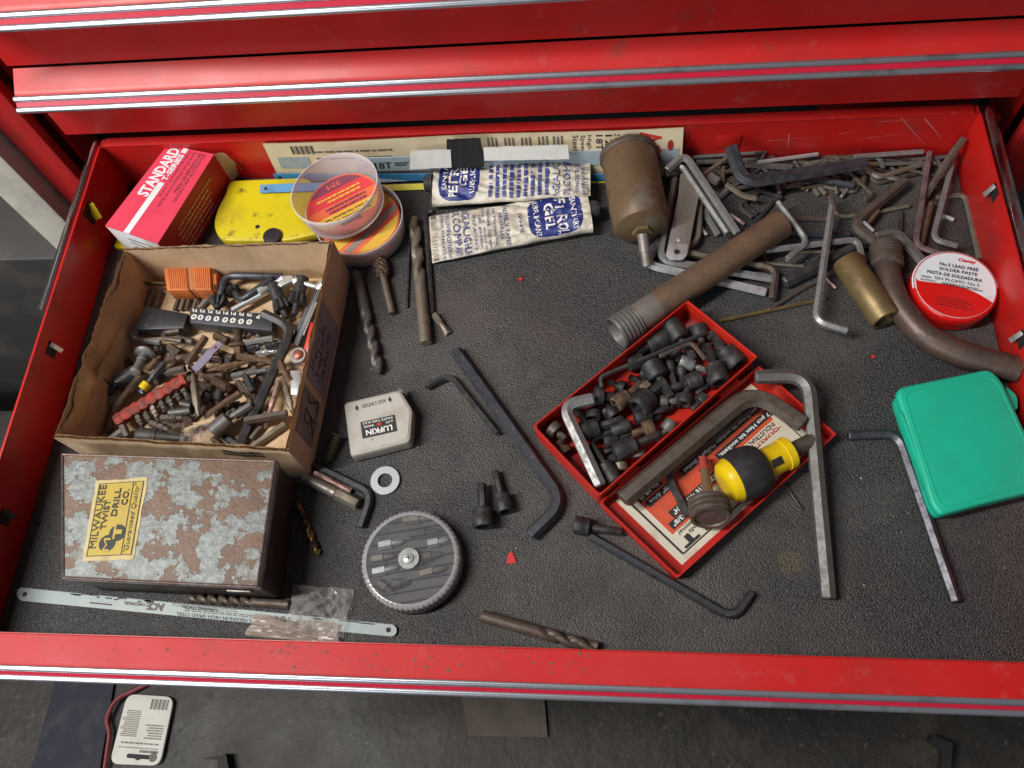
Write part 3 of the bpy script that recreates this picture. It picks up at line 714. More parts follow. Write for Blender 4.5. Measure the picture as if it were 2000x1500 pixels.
def dl(x, y, lift=.0002): return L0 + ex * x + ey * y + ax * lift
def seg(y0, y1, r, lift, rot):
    n = 28; cs, sn = math.cos(rot), math.sin(rot); vs = []
    for i in range(n + 1):
        y = y0 + (y1 - y0) * i / n; w = math.sqrt(max(0, r * r - y * y))
        for s in (-1, 1): vs.append(dl(cs * s * w - sn * y, sn * s * w + cs * y, lift))
    return vs, [(2 * i, 2 * i + 1, 2 * i + 3, 2 * i + 2) for i in range(n)]
ro = math.radians(208)
part("label_field", seg(-.0345, .0345, .0348, .0003, ro), orangel, rl)
part("label_field", seg(-.020, -.004, .0335, .0005, ro), redl, rl); part("label_field", seg(.008, .022, .0335, .0005, ro), yell, rl)
part("label_field", seg(-.0335, -.0200, .0335, .0006, ro), darkl, rl)
def lm(x0, y0, x1, y1):
    cs, sn = math.cos(ro), math.sin(ro)
    def f(a, b):
        x, y = x0 + (x1 - x0) * a, y0 + (y1 - y0) * b
        return dl(cs * x - sn * y, sn * x + cs * y, .0009)
    return f
text("Scotch", lm(-.010, .0225, .010, .0275), rl, ink, .03)
text("PROFESSIONAL GRADE", lm(-.022, .0165, .022, .0195), rl, ink, .01)
text("35 Colour Vinyl Electrical Tape", lm(-.022, .0105, .022, .0145), rl, ink, .01)
for i, y in enumerate((.004, -.001, -.0095, -.0145)): lines(lm(-.024, y, .024, y + .003), rl, darkl if i < 2 else yell, 1, seed=50 + i, gap=.2)
text("3M", lm(-.007, -.0285, .007, -.0225), rl, orangel, .03)

# ---------------- two flattened foil tubes of lubricant
def tube(C0, C1, w0, w1, h1, flip, lab, seed):
    """C0 crimped end, C1 capped end"""
    t = thing("lubricant_tube", lab, "tube", (C0.x, C0.y, 0), "crumpled foil lubricant tubes")
    ax = (C1 - C0); Ln = ax.length; ax = ax.normalized(); sd = V((-ax.y, ax.x, 0))
    def surf(s, th, lift=0.):
        e = min(1, s * 1.15); k = e * e * (3 - 2 * e)
        w = w0 + (w1 - w0) * k; h = .0016 + (h1 - .0016) * (s ** .75)
        c = abs(math.cos(th)) ** .8 * (1 if math.cos(th) > 0 else -1); q = abs(math.sin(th)) ** .8 * (1 if math.sin(th) > 0 else -1)
        p = C0 + ax * (Ln * s) + sd * (w * c); p.z = C0.z + (C1.z - C0.z) * s - .0018 + h + h * q
        nv = noise.noise(V((s * 9, c * 3.0, seed))) * .0026 + noise.noise(V((s * 24, c * 9, seed + 9))) * .0012 - abs(noise.noise(V((s * 7 + c * 2, c * 2.5, seed + 4)))) * .0040 + abs(noise.noise(V((s * 15, c * 5, seed + 14)))) * .0014
        p += V((0, 0, nv * max(0, q) + lift)) + sd * (noise.noise(V((s * 6, 7, seed))) * .0018 * c)
        return p
    n, mm = 96, 170; vs, fs = [], []
    for i in range(mm + 1):
        for k in range(n): vs.append(surf(i / mm, 2 * math.pi * k / n))
    fs = [(i * n + k, i * n + (k + 1) % n, (i + 1) * n + (k + 1) % n, (i + 1) * n + k) for i in range(mm) for k in range(n)]
    fs += [tuple(range(n - 1, -1, -1)), tuple(range(mm * n, mm * n + n))]
    part("foil_body", (vs, fs), foil, t, sharp=70)
    part("cap", lathe(C1 + V((0, 0, h1 + .001)), C1 + ax + V((0, 0, h1 + .001)), [(0, w1 * .40), (.002, w1 * .38), (.003, .0085), (.006, .0080), (.0085, .0070)], 28), blackpl, t)
    g = [obox(surf(.012, math.pi * (.1 + .8 * i / 22)) + V((0, 0, .0003)), surf(.045, math.pi * (.1 + .8 * i / 22)) + V((0, 0, .0003)), .0005, .0004) for i in range(23)]
    part("crimp_ribs", join(*g), greyst, t, kind="stuff")
    def mp(s0, s1, t0, t1):  # reads across the tube; flip sets which way
        def f(a, b):
            s = s0 + (s1 - s0) * b; th = math.pi * (t1 + (t0 - t1) * a)
            return surf(s, th, .0006)
        return f
    return t, mp
t, mp = tube(P(1153, 340, .018), P(851, 371, .003), .0250, .0245, .0085, 0, "upper crumpled foil lubricant tube, navy badge at its left end", 2.3)
def patch(t, mp, s0, s1, t0, t1):
    f = mp(s0, s1, t0, t1)
    def g(a, b):      # half-oval badge
        x = (a - .5) * 2; lim = math.sqrt(max(0, 1 - (abs(x)) ** 3))
        return f(a, .5 + (b - .5) * lim)
    return part("badge", grid(g, 26, 20), navy, t)
def top(f, d=.00035): return lambda a, b: f(a, b) + V((0, 0, d))
# letters of this tube stand with their tops to its capped left end
patch(t, mp, .70, .96, .97, .10)
for s, s0, s1, a0, a1, m, bo in (("SANITARY", .905, .935, .80, .35, inkwhite, .01), ("PETROL", .835, .895, .90, .22, inkwhite, .03), ("GEL", .775, .828, .74, .40, inkwhite, .03), ("LUBRICANT", .725, .76, .82, .28, inkwhite, .01),
                                ("McGLAUGHLIN", .19, .235, .95, .08, inkblue, .02), ("OIL COMPANY", .125, .17, .92, .10, inkblue, .02), ("LIVINGSTON AVE.", .07, .095, .85, .2, inkblue, .0), ("COLUMBUS, OHIO 43227-9035", .035, .058, .9, .14, inkblue, 0)):
    text(s, top(mp(s0, s1, a0, a1)), t, m, bo)
lines(top(mp(.26, .66, .92, .12)), t, inkblue, 9, seed=61, gap=.5)
t, mp = tube(P(841, 468, .004), P(1152, 424, .003), .0262, .0215, .0095, 1, "lower crumpled foil lubricant tube, navy badge at its right end", 8.1)
patch(t, mp, .62, .95, .95, .12)
for s, s0, s1, a0, a1, m, bo in (("SANITARY", .885, .92, .85, .30, inkwhite, .01), ("PETROL", .79, .86, .92, .20, inkwhite, .03), ("GEL", .72, .78, .74, .36, inkwhite, .03), ("LUBRICANT", .655, .69, .86, .22, inkwhite, .01),
                                ("McGLAUGHLIN", .21, .255, .95, .08, inkblue, .02), ("OIL COMPANY", .15, .195, .92, .10, inkblue, .02), ("2758 E. LIVINGSTON AVE.", .105, .13, .94, .1, inkblue, .0), ("COLUMBUS, OHIO 43227-9035", .068, .09, .94, .08, inkblue, 0),
                                ("MANUFACTURED BY", .275, .295, .85, .3, inkblue, 0), ("High Melting Point", .40, .42, .9, .2, inkblue, 0), ("Will not run when", .365, .385, .9, .2, inkblue, 0), ("coming in contact with", .335, .352, .93, .15, inkblue, 0), ("food products.", .31, .327, .85, .3, inkblue, 0),
                                ("ABSOLUTELY TASTELESS", .47, .495, .95, .1, inkblue, .01), ("ODORLESS", .44, .46, .75, .35, inkblue, 0), ("WHITE", .56, .58, .7, .42, inkblue, 0)):
    text(s, top(mp(s0, s1, a0, a1)), t, m, bo)

# ---------------- rusty can filter with a threaded stem
z = .0265
A, Bq = P(1227, 300, z), P(1254, 452, z)
ax = (Bq - A).normalized(); Ln = (Bq - A).length
t = thing("can_filter", "rust brown metal can filter lying beside the foil tubes with a stem", "filter", (A.x, A.y, 0))
part("body", lathe(A + ax * .006, Bq, [(0, .0248), (.002, .0250), (Ln - .034, .0250), (Ln - .0335, .0256), (Ln - .031, .0256), (Ln - .0305, .0250), (Ln - .016, .0248), (Ln - .011, .0225), (Ln - .007, .014), (Ln - .006, .009)], 40), filt, t)
part("end_rim", lathe(A, Bq, [(0, .021), (.0002, .0255), (.0012, .0268), (.005, .0268), (.0064, .0255)], 40), brownst, t)
part("hex_nut", lathe(A + ax * (Ln - .0062), Bq, [(0, .0088, 6), (.0005, .0092, 6), (.0085, .0092, 6), (.009, .0086, 6)], 24), brass, t)
tip = P(1264, 521, .010); s0 = A + ax * (Ln + .0022)
part("stem", lathe(s0, tip, [(0, .0048), ((tip - s0).length * .55, .0048), ((tip - s0).length * .56, .0040), ((tip - s0).length - .001, .0040), ((tip - s0).length, .0032), ((tip - s0).length - .006, .0030)], 20), greyst, t)

# ---------------- long brown pipe with a ridged collar
A, Bq = P(1203, 651, .0165), P(1527, 437, .020)
ax = (Bq - A).normalized(); Ln = (Bq - A).length
t = thing("steel_pipe", "long brown steel pipe with ridged silver collar lying across the hex keys", "pipe", (A.x, A.y, 0))
R_ = .0128
part("tube", lathe(A + ax * .021, Bq, [(0, R_ * .9), (.0003, R_), (Ln - .022, R_), (Ln - .021, R_ * .96), (Ln - .021, R_ * .86), (Ln - .06, R_ * .86)], 36), pipe, t)
part("bare_band", lathe(A + ax * .0215, Bq, [(0, R_ + .0002), (.001, R_ + .0003), (.020, R_ + .0003), (.021, R_ + .0001)], 36), greyst, t)
prof = [(.03, .0118), (.0008, .0128), (0, .0134), (.0005, .0144)]
for k in range(5): prof += [(.0010 + .0038 * k, .0146), (.0028 + .0038 * k, .0149), (.0033 + .0038 * k, .0137), (.0042 + .0038 * k, .0137)]
prof += [(.0205, .0146), (.0212, .0128)]
part("collar", lathe(A, Bq, prof, 40), steel, t)

# ---------------- brass sleeve and bent pipe
A, Bq = P(1652, 509, .0125), P(1731, 625, .0125); Ln = (Bq - A).length
t = single("brass_sleeve", lathe(A, Bq, [(.02, .0092), (0, .0095), (.0003, .0122), (.001, .0125), (Ln * .32, .0125), (Ln * .33, .0127), (Ln - .004, .0127), (Ln - .0035, .0125), (Ln - .0008, .0123), (Ln, .0116), (Ln, .0097), (Ln - .03, .0095)], 36), brass, "brown brass sleeve with stamped scale marks beside the bent pipe", "sleeve")
t = thing("bent_pipe", "dark brown bent pipe with threaded collar running off the right side", "pipe", xy(P(1728, 490)) + (0,))
pts = fillet([P(1727, 505, .0135), P(1745, 585, .0135), P(1800, 655, .0135), P(1870, 690, .0140), P(1990, 722, .016)], .06, 10)
part("tube", sweep(pts, .0104, 24, chamfer=False), pipe2, t)
A = P(1729, 478, .0135); prof = [(.015, .009), (0, .0105), (.0005, .0124)]
for k in range(4): prof += [(.001 + .003 * k, .0130), (.0022 + .003 * k, .0132), (.0026 + .003 * k, .0124), (.0034 + .003 * k, .0124)]
prof += [(.0145, .0134), (.022, .0132), (.0235, .0105)]
part("threaded_collar", lathe(A, P(1733, 530, .0135), prof, 32), brownst, t)

# ---------------- solder paste tin
z = .0205; c = P(1866, 556, z)
tl = V((.030, -.035, 1)).normalized()
t = thing("paste_tin", "round red and white solder paste tin at the right wall", "tin", (c.x, c.y, 0))
A = V((c.x, c.y, .0012)); rT = .0335
part("body", lathe(A, A + V((0, 0, 1)), [(0, rT - .003), (.0006, rT - .0012), (.008, rT - .0012), (.0085, rT - .002), (.0095, rT - .0008)], 56), tinred, t)
part("lid_rim", lathe(A + V((0, 0, .0095)), A + V((0, 0, 1)), [(0, rT - .0008), (.0006, rT), (.0065, rT), (.0085, rT - .0006), (.0095, rT - .0016), (.0090, rT - .0026)], 56), tinred, t)
zt = .0012 + .0095 + .0094
part("lid_top", disc(c, rT - .0024, zt - .002, zt, 56), tinwhite, t)
ro = math.radians(-14)
def tp(x, y, l=.0003): cs, sn = math.cos(ro), math.sin(ro); return V((c.x + cs * x - sn * y, c.y + sn * x + cs * y, zt + l))
R1 = rT - .0026; vs = []; n = 30
for i in range(n + 1):
    x = -R1 + 2 * R1 * i / n; yb = -math.sqrt(max(0, R1 * R1 - x * x)); yt = -.0035 - .0085 * (x / R1) + .006 * math.sin((x / R1) * 1.9 + .9) - .002
    yt = min(yt, -yb); yt = max(yt, yb); vs += [tp(x, yb), tp(x, yt)]
part("red_field", (vs, [(2 * i, 2 * i + 2, 2 * i + 3, 2 * i + 1) for i in range(n)]), tinred, t)
def tm(x0, y0, x1, y1): return quad(tp(x0, y0), tp(x1, y0), tp(x0, y1), .0003)
part("rim_band", join(*[grid(lambda a, b, k=k: V((c.x + (R1 + .0024 - .0018 * b) * math.cos(-.1 + 3.3 * (k + a) / 24), c.y + (R1 + .0024 - .0018 * b) * math.sin(-.1 + 3.3 * (k + a) / 24), zt - .0010 + .0012 * b)), 1, 1) for k in range(24)]), tinwhite, t)
text("Oatey", tm(.0005, .0225, .0145, .0268), t, tinred, .03, .2)
text("No.5 LEAD FREE", tm(-.0135, .0165, .0165, .0196), t, ink, .02)
text("SOLDER PASTE", tm(-.0135, .0118, .0160, .0148), t, ink, .02)
text("PASTA DE SOLDADURA", tm(-.0225, .0066, .0200, .0098), t, ink, .02)
text("SIN PLOMO No.5", tm(-.0165, .0018, .0180, .0048), t, ink, .02)
text("WARNING:", tm(-.0270, .0018, -.0185, .0036), t, ink, .01); text("ADVERTENCIA:", tm(-.0275, -.0012, -.0150, .0004), t, ink, .01)
lines(tm(-.012, -.0022, .024, .0008), t, ink, 2, seed=71)
lines(tm(-.014, -.022, .018, -.012), t, mat("dark_red_print", (.25, .01, .01), .5), 4, seed=72, gap=.6)

# ---------------- green plastic case
z = .021
pp = [P(u, v, z) for u, v in ((1748, 757), (1934, 719), (1958, 742), (2012, 860), (2060, 950), (1925, 982), (1838, 1006), (1821, 986))]
t = thing("green_case", "flat green plastic case with rounded corners at the right edge", "case", xy(pp[3]) + (0,))
pl = rpoly([xy(p) for p in pp], .009)
cx = sum(p[0] for p in pl) / len(pl); cy = sum(p[1] for p in pl) / len(pl)
part("lid", prism(pl, .0125, z, .0028, 3), green, t)
part("lid_ridge", sweep([V((cx + (p[0] - cx) * .90, cy + (p[1] - cy) * .90, z - .0004)) for p in pl] + [V((cx + (pl[0][0] - cx) * .90, cy + (pl[0][1] - cy) * .90, z - .0004))], .0009, 6, chamfer=False), green, t)
part("tray", prism([(cx + (p[0] - cx) * .975, cy + (p[1] - cy) * .975) for p in pl], .0008, .0121, .002, 2), green, t)
a, b = P(1758, 805, z), P(1812, 950, z); n = V((a.y - b.y, b.x - a.x, 0)).normalized()
if n.x > 0: n = -n
q = [a + n * .0003, b + n * .0003, b - n * .003, a - n * .003]
part("hinge_flap", prism([xy(p) for p in q], .010, z - .0004, .001), green, t)
a, b = P(1972, 760, .012), P(1985, 800, .012)
part("latch", prism(rpoly([xy(p) for p in (P(1962, 755, .012), P(1984, 775, .012), P(1986, 800, .012), P(1975, 805, .012))], .003), .006, .014, .001), green, t)
# ================================================================== CARDBOARD BOX
zc = .0545
r0 = [P(243, 484, zc), P(651, 470, zc), P(563, 882, zc), P(104, 855, zc)]     # rim: back left, back right, front right, front left
f0 = [V((p.x, p.y, 0)) for p in r0]
f0[1] = P(686, 541, 0); f0[2] = P(609, 929, 0)
for p in f0: p.z = .0006
cb = thing("cardboard_box", "open torn cardboard tray full of rusty driver bits", "cardboard box", (f0[0] + f0[2]) / 2)
cen = (f0[0] + f0[2]) / 2
part("box_floor", prism([xy(p.lerp(V((cen.x, cen.y, 0)), .01)) for p in f0], .0006, .0028), carbd, cb)
def cwall(i, seed, crumple=0., drop=None):
    j = (i + 1) % 4
    A0, B0, A1, B1 = f0[i], f0[j], r0[i], r0[j]
    d = (B0 - A0).normalized(); inn = V((-d.y, d.x, 0))
    if inn.dot(cen - A0) < 0: inn = -inn
    L_ = (B0 - A0).length; n = int(L_ / .0025)
    rn = random.Random(seed)
    def topz(a, k):
        q = .0020 * noise.noise(V((a * L_ * 60, seed, k))) + .0014 * noise.noise(V((a * L_ * 240, seed, k + 5)))
        if drop: q -= drop(a, k)
        return q
    def side(k, off):
        def f(a, b):
            p = A0.lerp(B0, a).lerp(A1.lerp(B1, a), b)
            w = 0
            if crumple: w = crumple * (.5 - abs(noise.noise(V((a * 6.5, b * 1.3, seed)))) * 1.6) * b * (1 - abs(2 * a - 1) ** 6) + crumple * .25 * noise.noise(V((a * 18, b * 5, seed)))
            p = p + inn * (off + w + .0003 * noise.noise(V((a * 40, b * 4, k + seed))))
            p.z += topz(a, k) * b
            return p
        return f
    o, q = side(0, 0), side(1, .0030)
    outer = grid(o, n, 8); inner = grid(q, n, 8)
    nm = ("back_wall", "right_wall", "front_wall", "left_wall")[i]
    w = part("side_wall", join(outer, (outer[0] and [v + inn * .0005 for v in outer[0]], [f[::-1] for f in outer[1]]), *[]), carbd, cb, sharp=50)
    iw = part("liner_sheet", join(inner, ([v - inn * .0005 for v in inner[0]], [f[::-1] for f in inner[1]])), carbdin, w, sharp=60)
    # corrugation between the two sheets, seen along the cut rim
    m_ = n * 2; vs = []
    for x in range(m_ + 1):
        a = x / m_; t = .5 + .42 * (1 if x % 2 else -1)
        pa, pb = o(a, 1), q(a, 1); p = pa.lerp(pb, t); p.z = min(pa.z, pb.z) - .0004; vs += [p - V((0, 0, .008)), p]
    part("corrugation", (vs, [(2 * x, 2 * x + 2, 2 * x + 3, 2 * x + 1) for x in range(m_)]), carbdin, w, kind="stuff", sharp=10)
    return w, o, q, inn
wB, *_ = cwall(0, 3)
wR, oR, qR, innR = cwall(1, 7, 0, lambda a, k: .002 * max(0, math.sin(a * 3.14)) if k else 0)
wF, oF, qF, innF = cwall(2, 11, .0012)
wL, oL, qL, innL = cwall(3, 15, .0032, lambda a, k: .004 * max(0, math.sin(a * 3.14 * 3)) if k else 0)
# fold lines and the creased flap inside the left wall
def flapq(a0, a1, h, out, seed):
    def f(a, b):
        p = qL(a0 + (a1 - a0) * a, .05 + b * h); return p + innL * (.0016 + out * (b ** 1.5) * (.3 + .7 * a) + .001 * noise.noise(V((a * 5, b * 5, seed))))
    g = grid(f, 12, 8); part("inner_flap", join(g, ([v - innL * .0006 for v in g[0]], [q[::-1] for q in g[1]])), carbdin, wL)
flapq(.04, .34, .84, .010, 1); flapq(.36, .60, .72, .012, 2)
# print on the outer right wall: purple stripe panel, bars and pen marks
def oR2(a, b): return oR(a, b) - innR * .0005
def oRs(a0, a1, b0, b1): return sub(oR2, a0, a1, b0, b1)
part("print_panel", grid(oRs(.30, .66, .10, .93), 20, 6), mat("violet_print", (.30, .25, .28), .8, 0, [((.40, .29, .18), 60, .52, .75)]), wR)
part("bar_print", join(*[grid(oRs(.38 + .020 * k, .38 + .020 * k + .012, .30, .86), 1, 4) for k in range(13)]), ink, wR)
g = []
for pts in ([(.78, .75), (.80, .30)], [(.78, .75), (.83, .70), (.83, .55), (.79, .50)], [(.79, .50), (.85, .30)], [(.72, .75), (.745, .68), (.735, .55), (.70, .32), (.755, .30)]):
    for (a, b), (c, d) in zip(pts, pts[1:]):
        A_, B_ = oR2(a, b) - innR * .0003, oR2(c, d) - innR * .0003; g.append(obox(A_, B_, .0012, .0003, up=innR))
part("pen_mark", join(*g), ink, wR)
part("tape_patch", grid(oRs(.70, .90, .22, .92), 8, 5), mat("grey_print_patch", (.20, .17, .15), .8, 0, [((.32, .22, .13), 60, .45, .7)]), wR)
def oF2(a, b): return oF(a, b) - innF * .0006
lines(sub(oF2, .30, .08, .72, .92), wF, ink, 2, seed=90, gap=.35)

# ================================================================== RUSTED DRILL INDEX TIN
zt = .052
q = [P(119, 885, zt), P(542, 899, zt), P(506, 1149, zt), P(119, 1131, zt)]
q = [q[0].lerp(q[1], .0), q[1], q[2], q[3]]
t = thing("drill_tin", "rusted steel drill box with peeling grey paint and yellow label", "tin box", (q[0] + q[2]) / 2 - V((0, 0, zt)))
cen2 = (q[0] + q[2]) / 2
def ins(p, d): v = (p - cen2); v.z = 0; return p - v.normalized() * d
part("body", prism([xy(ins(p, .0022)) for p in q], .0008, zt - .0075, .0012), mat("dark_rusted_side", (.055, .038, .032), .5, .3, [((.09, .055, .04), 50, .45, .65), ((.035, .03, .03), 20, .5, .7), ((.22, .20, .18), 260, .70, .77)], [(400, .15, 4)]), t)
lid = part("lid", bevel(prism([xy(p) for p in q], zt - .007, zt), .0014, 3), peel, t)
def ld(a, b): p = q[3] * (1 - a) * (1 - b) + q[2] * a * (1 - b) + q[0] * (1 - a) * b + q[1] * a * b; p.z = zt; return p
g = []
for (a, b) in (((0, 0), (1, 0)), ((1, 0), (1, 1)), ((1, 1), (0, 1)), ((0, 1), (0, 0))):
    A_, B_ = ld(*a), ld(*b); A_, B_ = ins(A_, .002), ins(B_, .002); g.append(sweep([A_, B_], .0011, 8, chamfer=False))
part("rolled_edge", join(*g), mat("bare_edge", (.13, .085, .07), .45, .5, [((.20, .17, .15), 200, .5, .7)]), t)
part("latch_plate", obox(ins(q[3].lerp(q[2], .80), -.0005) - V((0, 0, .016)), ins(q[3].lerp(q[2], .92), -.0005) - V((0, 0, .016)), .0012, .006, .0003), greyst, t)
# label: reads from the front edge to the back
LA, LB, LC, LD_ = P(161, 1097, zt), P(261, 1093, zt), P(289, 932, zt), P(189, 939, zt)
def lb(a, b, l=.0005):   # a along reading (front->back), b towards the left (letter tops)
    p = LB * (1 - a) * (1 - b) + LC * a * (1 - b) + LA * (1 - a) * b + LD_ * a * b; p.z = zt + l; return p
def lbm(a0, b0, a1, b1, l=.0007): return lambda a, b: lb(a0 + (a1 - a0) * a, b0 + (b1 - b0) * b, l)
rg = random.Random(2)
edge = [lb(a, b, 0) for a, b in [(k / 12 + rg.uniform(-.004, .004), rg.uniform(-.015, .012)) for k in range(13)] + [(1 + rg.uniform(-.01, .01), k / 8) for k in range(1, 8)] + [(1 - k / 12, 1 + rg.uniform(-.012, .015)) for k in range(13)] + [(rg.uniform(-.01, .01), 1 - k / 8) for k in range(1, 8)]]
part("label_paper", prism([xy(p) for p in edge], zt + .00005, zt + .0004), olabel, t)
part("label_field", sheet(lbm(.055, .055, .955, .93, .0006)), yellabel, t)
fr = [((.055, .055), (.955, .07)), ((.055, .915), (.955, .93)), ((.055, .07), (.063, .915)), ((.947, .07), (.955, .915)), ((.063, .245), (.947, .262))]
part("label_frame", join(*[sheet(lbm(a[0], a[1], b[0], b[1], .0008)) for a, b in fr]), ink, t)
text("MILWAUKEE", lbm(.15, .775, .935, .905, .0012), t, ink, .015)
text("TWIST", lbm(.37, .645, .74, .755, .0012), t, ink, .015)
text("DRILL", lbm(.53, .475, .88, .590, .0012), t, ink, .015)
text("CO.", lbm(.66, .305, .86, .425, .0012), t, ink, .015)
text("\"Guaranteed Quality\"", lbm(.085, .10, .935, .225, .0009), t, ink, .0, .35)
def ld2(ca, cb, r, l):
    o = lb(ca, cb, l); return ([V((o.x + r * math.cos(k * 6.283 / 28), o.y + r * math.sin(k * 6.283 / 28), o.z)) for k in range(28)], [tuple(range(28))])
part("emblem_disc", join(ld2(.205, .565, .0064, .0009), ld2(.325, .400, .0064, .00092)), ink, t)
text("M", lbm(.105, .505, .265, .635, .0012), t, yellabel, .04); text("T", lbm(.25, .31, .42, .475, .0012), t, yellabel, .06)

# ================================================================== RED HINGED SOCKET TIN
zb = .0255
rb = [P(1343, 588, zb), P(1478, 697, zb), P(1170, 968, zb), P(1042, 833, zb)]
t = thing("socket_tin", "open red steel tin of hex bit sockets with printed lid sticker", "metal tin", (rb[0] + rb[2]) / 2 - V((0, 0, zb - .0005)))
def tray(poly, z0, z1, th, flo):
    cenp = sum((V((p.x, p.y, 0)) for p in poly), V((0, 0, 0))) / 4
    out = [V((p[0], p[1], 0)) for p in rpoly([xy(p) for p in poly], .0035, 5)]; n = len(out)
    inn = [cenp + (p - cenp) * (1 - th / (p - cenp).length) for p in out]
    vs = [V((p.x, p.y, z0)) for p in out] + [V((p.x, p.y, z1)) for p in out] + [V((p.x, p.y, z1)) for p in inn] + [V((p.x, p.y, z0 + flo)) for p in inn]
    fs = [tuple(range(n - 1, -1, -1)), tuple(range(3 * n, 4 * n))]
    for k in range(n):
        j = (k + 1) % n
        for l in range(3): fs.append((l * n + k, l * n + j, (l + 1) * n + j, (l + 1) * n + k))
    return vs, fs
part("base_tray", tray(rb, .0006, zb, .0013, .0009), redbox, t)
part("rolled_rim", join(*[sweep([V((a.x, a.y, zb)), V((b.x, b.y, zb))], .0007, 6, chamfer=False) for a, b in zip(rb, rb[1:] + rb[:1])]), redbox, t)
zl = .0135
rl = [P(1482, 716, zl), P(1632, 848, zl), P(1323, 1128, zl), P(1172, 982, zl)]
part("lid_tray", tray(rl, .0006, zl, .0013, .0009), redbox, t)
part("rolled_rim", join(*[sweep([V((a.x, a.y, zl)), V((b.x, b.y, zl))], .0007, 6, chamfer=False) for a, b in zip(rl, rl[1:] + rl[:1])]), redbox, t)
h0, h1 = (rb[2] + rl[3]) / 2, (rb[1] + rl[0]) / 2
for a, b in ((.12, .24), (.76, .88)):
    A_, B_ = h0.lerp(h1, a), h0.lerp(h1, b); A_.z = B_.z = zl - .001
    part("hinge", join(sweep([A_, B_], .0022, 12, chamfer=False), *[sweep([A_.lerp(B_, k), A_.lerp(B_, k + .18)], .0026, 12, chamfer=False) for k in (.0, .41, .82)]), redbox, t)
# lid sticker: reads from the back hinge corner to the front, letter tops to the outer edge
zf = .0016
lf = [V((p.x, p.y, zf)) for p in rl]; cl = sum(lf, V((0, 0, 0))) / 4
def sk(sx, sy, l=.0): 
    p = lf[0] * (1 - sx) * (1 - sy) + lf[3] * sx * (1 - sy) + lf[1] * (1 - sx) * sy + lf[2] * sx * sy; return V((p.x, p.y, zf + l))
def skm(x0, y0, x1, y1, l): return lambda a, b: sk(x0 + (x1 - x0) * a, y0 + (y1 - y0) * b, l)
part("sticker", sheet(skm(.06, .05, .93, .93, .0003)), creamst, t)
part("sticker_border", join(sheet(skm(.09, .155, .095, .86, .0005)), sheet(skm(.10, .855, .89, .87, .0005)), sheet(skm(.885, .12, .895, .86, .0005))), ink, t)
part("sticker_field", join(sheet(skm(.10, .06, .885, .20, .0006)), sheet(skm(.12, .20, .86, .58, .0006)), sheet(skm(.58, .58, .86, .66, .0006))), mat("vermilion_print", (.62, .085, .035), .5, 0, [((.50, .08, .04), 60, .5, .7), ((.60, .45, .35), 260, .70, .78)]), t)
def strip(s, x0, y0, x1, y1):
    part("print_strip", sheet(skm(x0, y0, x1, y1, .0009)), ink, t)
    text(s, skm(x0 + .015, y0 + .014, x1 - .015, y1 - .012, .0012), t, inkwhite, .02)
strip("HEX BIT SOCKET SET", .12, .085, .48, .165)
strip("2 pcs Driver bit sockets: Phillips & Slotted", .10, .235, .62, .315)
strip("7 pcs Hex bit sockets,", .10, .355, .45, .435)
strip("1/8\"-5/32\"-3/16\"-7/32\"-1/4\"", .44, .475, .80, .555)
strip("No. HB-10", .72, .16, .86, .235); strip("3/8\" drive", .68, .255, .84, .325)
strip("5/16\"-3/8\"", .66, .56, .84, .635)
part("print_strip", sheet(skm(.12, .475, .40, .575, .0009)), creamst, t)
text("INDUSTRIAL", skm(.135, .485, .30, .535, .0012), t, ink, .02)
text("QUALITY", skm(.135, .545, .33, .585, .0012), t, inkred, .02)
text("for the professional", skm(.55, .665, .84, .715, .0012), t, ink, 0, .3); text("Tools", skm(.70, .73, .80, .77, .0012), t, ink, 0, .3)
text("J", skm(.40, .745, .47, .845, .0012), t, ink, .05); text("E", skm(.66, .745, .74, .845, .0012), t, ink, .05); text("T", skm(.775, .745, .865, .845, .0012), t, ink, .05)
lines(skm(.40, .60, .55, .66, .0012), t, inkfade, 3, seed=101)

# stubby screwdriver resting in the lid
A, Bq = P(1411, 947, .021), P(1592, 858, .017); ax = (Bq - A).normalized(); Ln = (Bq - A).length
t = thing("stubby_screwdriver", "stubby screwdriver with black ball grip and yellow ends in the tin lid", "screwdriver", (A.x, A.y, .003))
part("end_cap", lathe(A, Bq, [(0, .004), (.0004, .011), (.003, .0155), (.008, .0178), (.010, .0178)], 36), yelh, t)
def ribs(th): return 1 - .045 * max(0, math.cos(th * 8)) ** 2
part("grip", lathe(A + ax * .0085, Bq, [(0, .0176), (.0006, .0188), (.006, .0200, ribs), (.014, .0205, ribs), (.022, .0190, ribs), (.026, .0165), (.0275, .0135)], 72), rubber, t)
part("collar", lathe(A + ax * .033, Bq, [(0, .0135), (.003, .0120), (.020, .0118), (.0205, .0128), (.026, .0128), (.027, .012)], 36), yelh, t)
part("shank", lathe(A + ax * .058, Bq, [(0, .0062), (Ln - .058, .0062)], 20), brownst, t)
c = A + ax * .043
nn = V((0, 0, 1)); sd = nn.cross(ax).normalized(); up2 = (nn * .90 - sd * .43).normalized(); side = ax.cross(up2)
part("emblem_plate", obox(c + up2 * .0119 - ax * .0045, c + up2 * .0119 + ax * .0045, .006, .0008, .0002, up=up2), ink, t)

